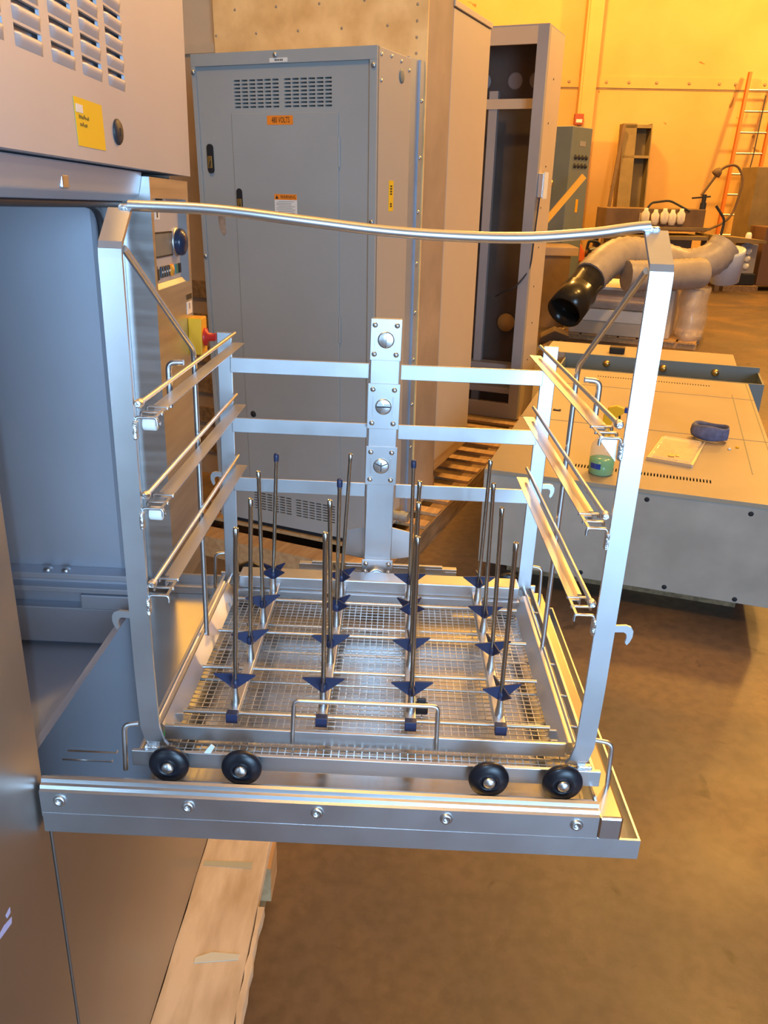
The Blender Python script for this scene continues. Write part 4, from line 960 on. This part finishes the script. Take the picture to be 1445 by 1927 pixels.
# dark debris left of the stack
for k, (x, y, z, s_, mt, lb) in enumerate(((1.42, 8.0, 0, 0.22, WOODD, 'dark wooden offcut on the floor left of the stack'), (1.62, 8.35, 0, 0.16, BLACK, 'black crumpled scrap on the floor left of the stack'), (1.52, 8.55, 0.0, 0.30, MACHB, 'rusty brown block below the duct cuff'))):
    solo('floor_scrap', MB().prism([(0, 0), (s_, 0.02), (s_ * 1.1, s_ * 0.35), (s_ * 0.55, s_ * 0.55), (0.02, s_ * 0.3)], (x, y, 0), (1, 0, 0), (0, 0, 1), (0.05, s_, 0)), mt, lb, 'scrap', (x, y, 0), bevel=0.01)

# ------------------------------------------------------------------ far end of the hall
# slate control cabinet
SCB = thing('control_cabinet', 'slate grey control cabinet with push buttons near the yellow wall', 'cabinet', (2.1, 11.3, 0))
F1 = Matrix.Translation((2.13, 10.95, 0)) @ Matrix.Rotation(math.radians(52), 4, 'Z')
SCB.matrix_world = F1; INFO[SCB] = V((0, 0, 0))
G('housing', SLATE, lambda m: m.box(0.0, 0.55, 0.0, 0.80, 0.0, 2.28), SCB, 0.008)
for (c, r_) in [(c, r_) for r_ in range(2) for c in range(4)]:
    G('push_button', GASKET, lambda m: m.lathe([(0.030, 0), (0.028, 0.02), (0.0, 0.024)], (0.13 + c * 0.10, 0.0, 1.93 - r_ * 0.10), (0, -1, 0), 10), SCB)
G('button_plate', GREYB, lambda m: m.box(0.22, 0.38, -0.004, 0.0, 2.06, 2.12), SCB)
G('yellow_plate', YELLOW, lambda m: m.box(0.27, 0.33, -0.006, 0.0, 1.27, 1.43), SCB)
for (y, z, w_, h) in ((0.28, 1.78, 0.30, 0.30), (0.30, 1.42, 0.22, 0.20)):
    G('dark_window', DARK, lambda m: m.box(-0.006, 0.0, y, y + w_, z, z + h), SCB)
for (y, z, r_) in ((0.26, 1.62, 0.06), (0.42, 1.62, 0.035), (0.40, 1.52, 0.045)):
    G('dial', BRASS, lambda m: m.lathe([(r_, 0), (r_, 0.02), (0, 0.024)], (-0.006, y, z), (-1, 0, 0), 14), SCB)
ABX = thing('alarm_box', 'small red alarm box on conduit above the slate control cabinet', 'alarm', (3.25, 17.98, 2.8))
G('box', mat('dull_red', (0.40, 0.08, 0.03), 0.5), lambda m: m.box(3.42, 3.60, 17.60, 17.718, 2.72, 2.92), ABX, 0.01)
G('label_face', LABELW, lambda m: m.box(3.45, 3.57, 17.592, 17.5995, 2.76, 2.82), ABX)
G('conduit', WALL, lambda m: m.tube([(3.50, 17.69, 2.92), (3.50, 17.69, 7.0)], 0.025, 8), ABX)
# ochre pole and crate beside the slate cabinet
solo('wooden_pole', MB().ppd((1.50, 9.9, 0.985), (0.66, 0.35, 0.74), (0.05, 0, -0.045), (0, 0.05, 0)), mat('ochre_wood', (0.62, 0.36, 0.06), 0.6), 'ochre wooden pole leaning in front of the slate control cabinet', 'pole', (1.5, 9.9, 0.92))
CR = thing('wooden_crate', 'low brown crate with boards in front of the slate cabinet', 'crate', (1.75, 9.9, 0))
G('body', MACHB, lambda m: m.box(1.35, 2.02, 9.75, 10.35, 0.0, 0.83), CR)
G('lid', BROWN, lambda m: m.box(1.33, 2.10, 9.72, 10.38, 0.831, 0.93), CR, 0.01)
# orange tool
OT = thing('power_tool', 'orange and black power tool standing left of the machine bench', 'tool', (2.58, 11.6, 0.0))
G('stand', MACHB, lambda m: m.box(2.40, 2.80, 11.45, 11.85, 0.0, 0.62), OT)
G('casing', ORANGEP, lambda m: m.prism([(0, 0), (0.18, 0), (0.17, 0.12), (0.10, 0.24), (0.02, 0.22)], (2.40, 11.50, 0.621), (1, 0, 0), (0, 0, 1), (0, 0.2, 0)), OT, 0.02)
G('motor', BLACK, lambda m: m.prism([(0, 0), (0.22, 0), (0.24, 0.10), (0.16, 0.20), (0.05, 0.18)], (2.56, 11.46, 0.621), (1, 0, 0), (0, 0, 1), (0, 0.2, 0)), OT, 0.02)
G('handle', BLACK, lambda m: m.tube(fillet([(2.60, 11.56, 0.78), (2.62, 11.56, 0.90), (2.76, 11.56, 0.88), (2.78, 11.56, 0.72)], 0.04), 0.02, 8), OT)
# machine bench
MBN = thing('machine_bench', 'long dark brown machine bench with pipes and a side tray by the wall', 'bench', (4.2, 14.3, 0))
G('back_box', MACHB, lambda m: m.box(3.40, 5.03, 14.0, 14.7, 0.92, 1.27), MBN, 0.01)
G('shelf', OLIVE, lambda m: m.box(3.36, 5.45, 13.75, 14.9, 0.80, 0.86), MBN, 0.008)
G('lower_body', MACHB, lambda m: m.box(3.60, 4.90, 14.05, 14.8, 0.10, 0.80), MBN, 0.01)
for (x, y) in ((3.45, 13.85), (5.35, 13.85), (3.45, 14.75), (5.35, 14.75)):
    G('leg', MACHB, lambda m: m.box(x - 0.04, x + 0.04, y - 0.04, y + 0.04, 0.0, 0.80), MBN)
G('brace', MACHB, lambda m: m.ppd((4.55, 13.80, 0.12), (0.85, 0, 0.62), (0.03, 0, -0.05), (0, 0.05, 0)), MBN)
G('rail', OLIVE, lambda m: m.box(3.36, 5.05, 13.70, 13.76, 0.96, 1.00), MBN)
G('side_tray', OLIVE, lambda m: m.prism([(0, 0), (0.85, -0.01), (0.85, 0.03), (0.02, 0.10), (0, 0.10)], (5.05, 13.5, 0.80), (1, 0, 0), (0, 0, 1), (0, 0.9, 0)), MBN)
G('upright_strip', CARD, lambda m: m.box(3.95, 4.0, 13.985, 13.999, 0.93, 1.20), MBN)
for k, x in enumerate((4.02, 4.18, 4.33, 4.46, 4.60)):
    G('jar', FOAM, lambda m: m.lathe([(0.0, 0), (0.045, 0.0), (0.065, 0.05), (0.065, 0.16), (0.035, 0.20), (0.03, 0.24), (0, 0.24)], (x, 13.90, 1.04 - 0.02 * (k % 2)), (0, 0, 1), 14), MBN)
G('pipe', GASKET, lambda m: m.tube(fillet([(4.05, 13.95, 1.27), (4.10, 13.95, 1.36), (4.40, 13.95, 1.40), (4.75, 13.95, 1.24)], 0.08), 0.018, 8), MBN)
G('valve', GASKET, lambda m: (m.tube([(5.0, 14.1, 1.27), (5.0, 14.1, 1.50)], 0.035, 10), m.tube([(4.80, 14.1, 1.44), (5.10, 14.1, 1.47)], 0.014, 8), m.lathe([(0.05, 0), (0.05, 0.1)], (5.0, 14.1, 1.27), (0, 0, 1), 10)), MBN)
G('hand_lever', GASKET, lambda m: m.tube(fillet([(5.18, 14.0, 1.33), (5.36, 14.0, 1.12), (5.34, 14.0, 0.88)], 0.08), 0.022, 8), MBN)
G('gooseneck', MACHB, lambda m: m.tube(fillet([(5.15, 14.4, 0.90), (5.62, 14.4, 1.10), (5.72, 14.4, 1.75), (5.55, 14.4, 1.98), (5.32, 14.4, 1.92), (5.05, 14.4, 1.48)], 0.25, 8), 0.022, 8), MBN)
G('lamp_head', MACHB, lambda m: m.lathe([(0.03, 0), (0.07, 0.05), (0.08, 0.12), (0.05, 0.13)], (5.30, 14.4, 1.90), (-0.6, 0, -0.8), 12), MBN)
# leaning locker carcass and bar
def lean(m, x, y, w_, d_, h, k, t=0.02):
    u = V((k, 0.10, 1.0))
    for (ox, oy, a, b) in ((0, 0, V((t, 0, 0)), V((0, d_, 0))), (w_ - t, 0, V((t, 0, 0)), V((0, d_, 0))), (t, d_ - t, V((w_ - 2 * t, 0, 0)), V((0, t, 0))), (t, 0, V((w_ * 0.42, 0, 0)), V((0, t, 0)))):
        m.ppd((x + ox, y + oy, 0.0), a, b, u * h)
    m.ppd(V((x + t, y, 0)) + u * (h - 0.08), (w_ - 2 * t, 0, 0), (0, d_ - t, 0), u * 0.06)
    m.ppd(V((x + t, y, 0)) + u * (h - 0.62), (w_ - 2 * t, 0, 0), (0, d_ - t, 0), u * 0.05)
mm_ = MB(); lean(mm_, 4.36, 17.0, 0.56, 0.35, 2.74, -0.01); solo('steel_channel', mm_, OLIVE, 'olive steel channel section propped upright against the yellow wall', 'channel', (4.4, 17.1, 0))
solo('leaning_bar', MB().ppd((4.05, 17.0, 0.0), (0.22, 0.1, 2.70), (0.06, 0, 0), (0, 0.05, 0)), MACHB, 'thin dark bar leaning beside the steel channel', 'bar', (4.0, 17.0, 0))
# ladder
LD = thing('ladder', 'orange fibreglass ladder leaning on the yellow wall', 'ladder', (6.85, 17.2, 0))
def rail(m, x0, x1): m.ppd((x0, 17.05, 0.0), (x1 - x0, 0.70, 3.72), (0.055, 0, 0), (0, 0.09, 0))
G('side_rail', LADDER, lambda m: rail(m, 6.38, 6.78), LD)
G('side_rail', LADDER, lambda m: rail(m, 6.97, 7.37), LD)
for k in range(9):
    t = 0.09 + k * 0.103
    x = 6.42 + 0.40 * t; y = 17.10 + 0.70 * t; z = 3.72 * t
    G('rung', ALU, lambda m: m.tube([(x, y, z), (x + 0.57, y, z)], 0.024, 8), LD)
G('rope', GASKET, lambda m: m.tube([(7.12, 17.62, 3.3), (7.0, 17.40, 2.2), (6.95, 17.35, 1.9)], 0.012, 6), LD)
# dark cabinet and valve stand at the right edge
solo('dark_cabinet', MB().box(6.05, 7.2, 13.95, 14.6, 0.09, 1.02), mat('maroon_brown_paint', (0.16, 0.085, 0.05), 0.55), 'dark brown cabinet on a skid at the right edge of the view', 'cabinet', (6.6, 14.3, 0.09), bevel=0.01)
solo('upper_cabinet', MB().box(6.12, 7.4, 14.9, 15.6, 0.0, 1.95), OLIVE, 'taller olive cabinet behind the dark brown one at the right edge', 'cabinet', (6.7, 15.2, 0.0), bevel=0.01)
VS = thing('valve_stand', 'small grey stand with white knobs between bench tray and dark cabinet', 'stand', (5.85, 14.0, 0.0))
G('skid', WOODD, lambda m: m.box(5.45, 6.03, 13.8, 14.5, 0.0, 0.09), VS)
G('foot', DARK, lambda m: m.box(5.66, 6.00, 13.9, 14.2, 0.09, 0.28), VS, 0.02)
G('column', GREYB, lambda m: m.box(5.68, 5.96, 13.92, 14.18, 0.28, 0.75), VS, 0.01)
for z in (0.40, 0.52, 0.64):
    G('valve_knob', WHITEP, lambda m: m.lathe([(0.05, 0), (0.05, 0.04), (0.02, 0.06), (0, 0.06)], (5.80, 13.92, z), (0, -1, 0), 12), VS)
G('white_cap', WHITEP, lambda m: m.lathe([(0.05, 0), (0.05, 0.14), (0.03, 0.18), (0, 0.18)], (5.80, 14.0, 0.75), (0, 0, 1), 12), VS)
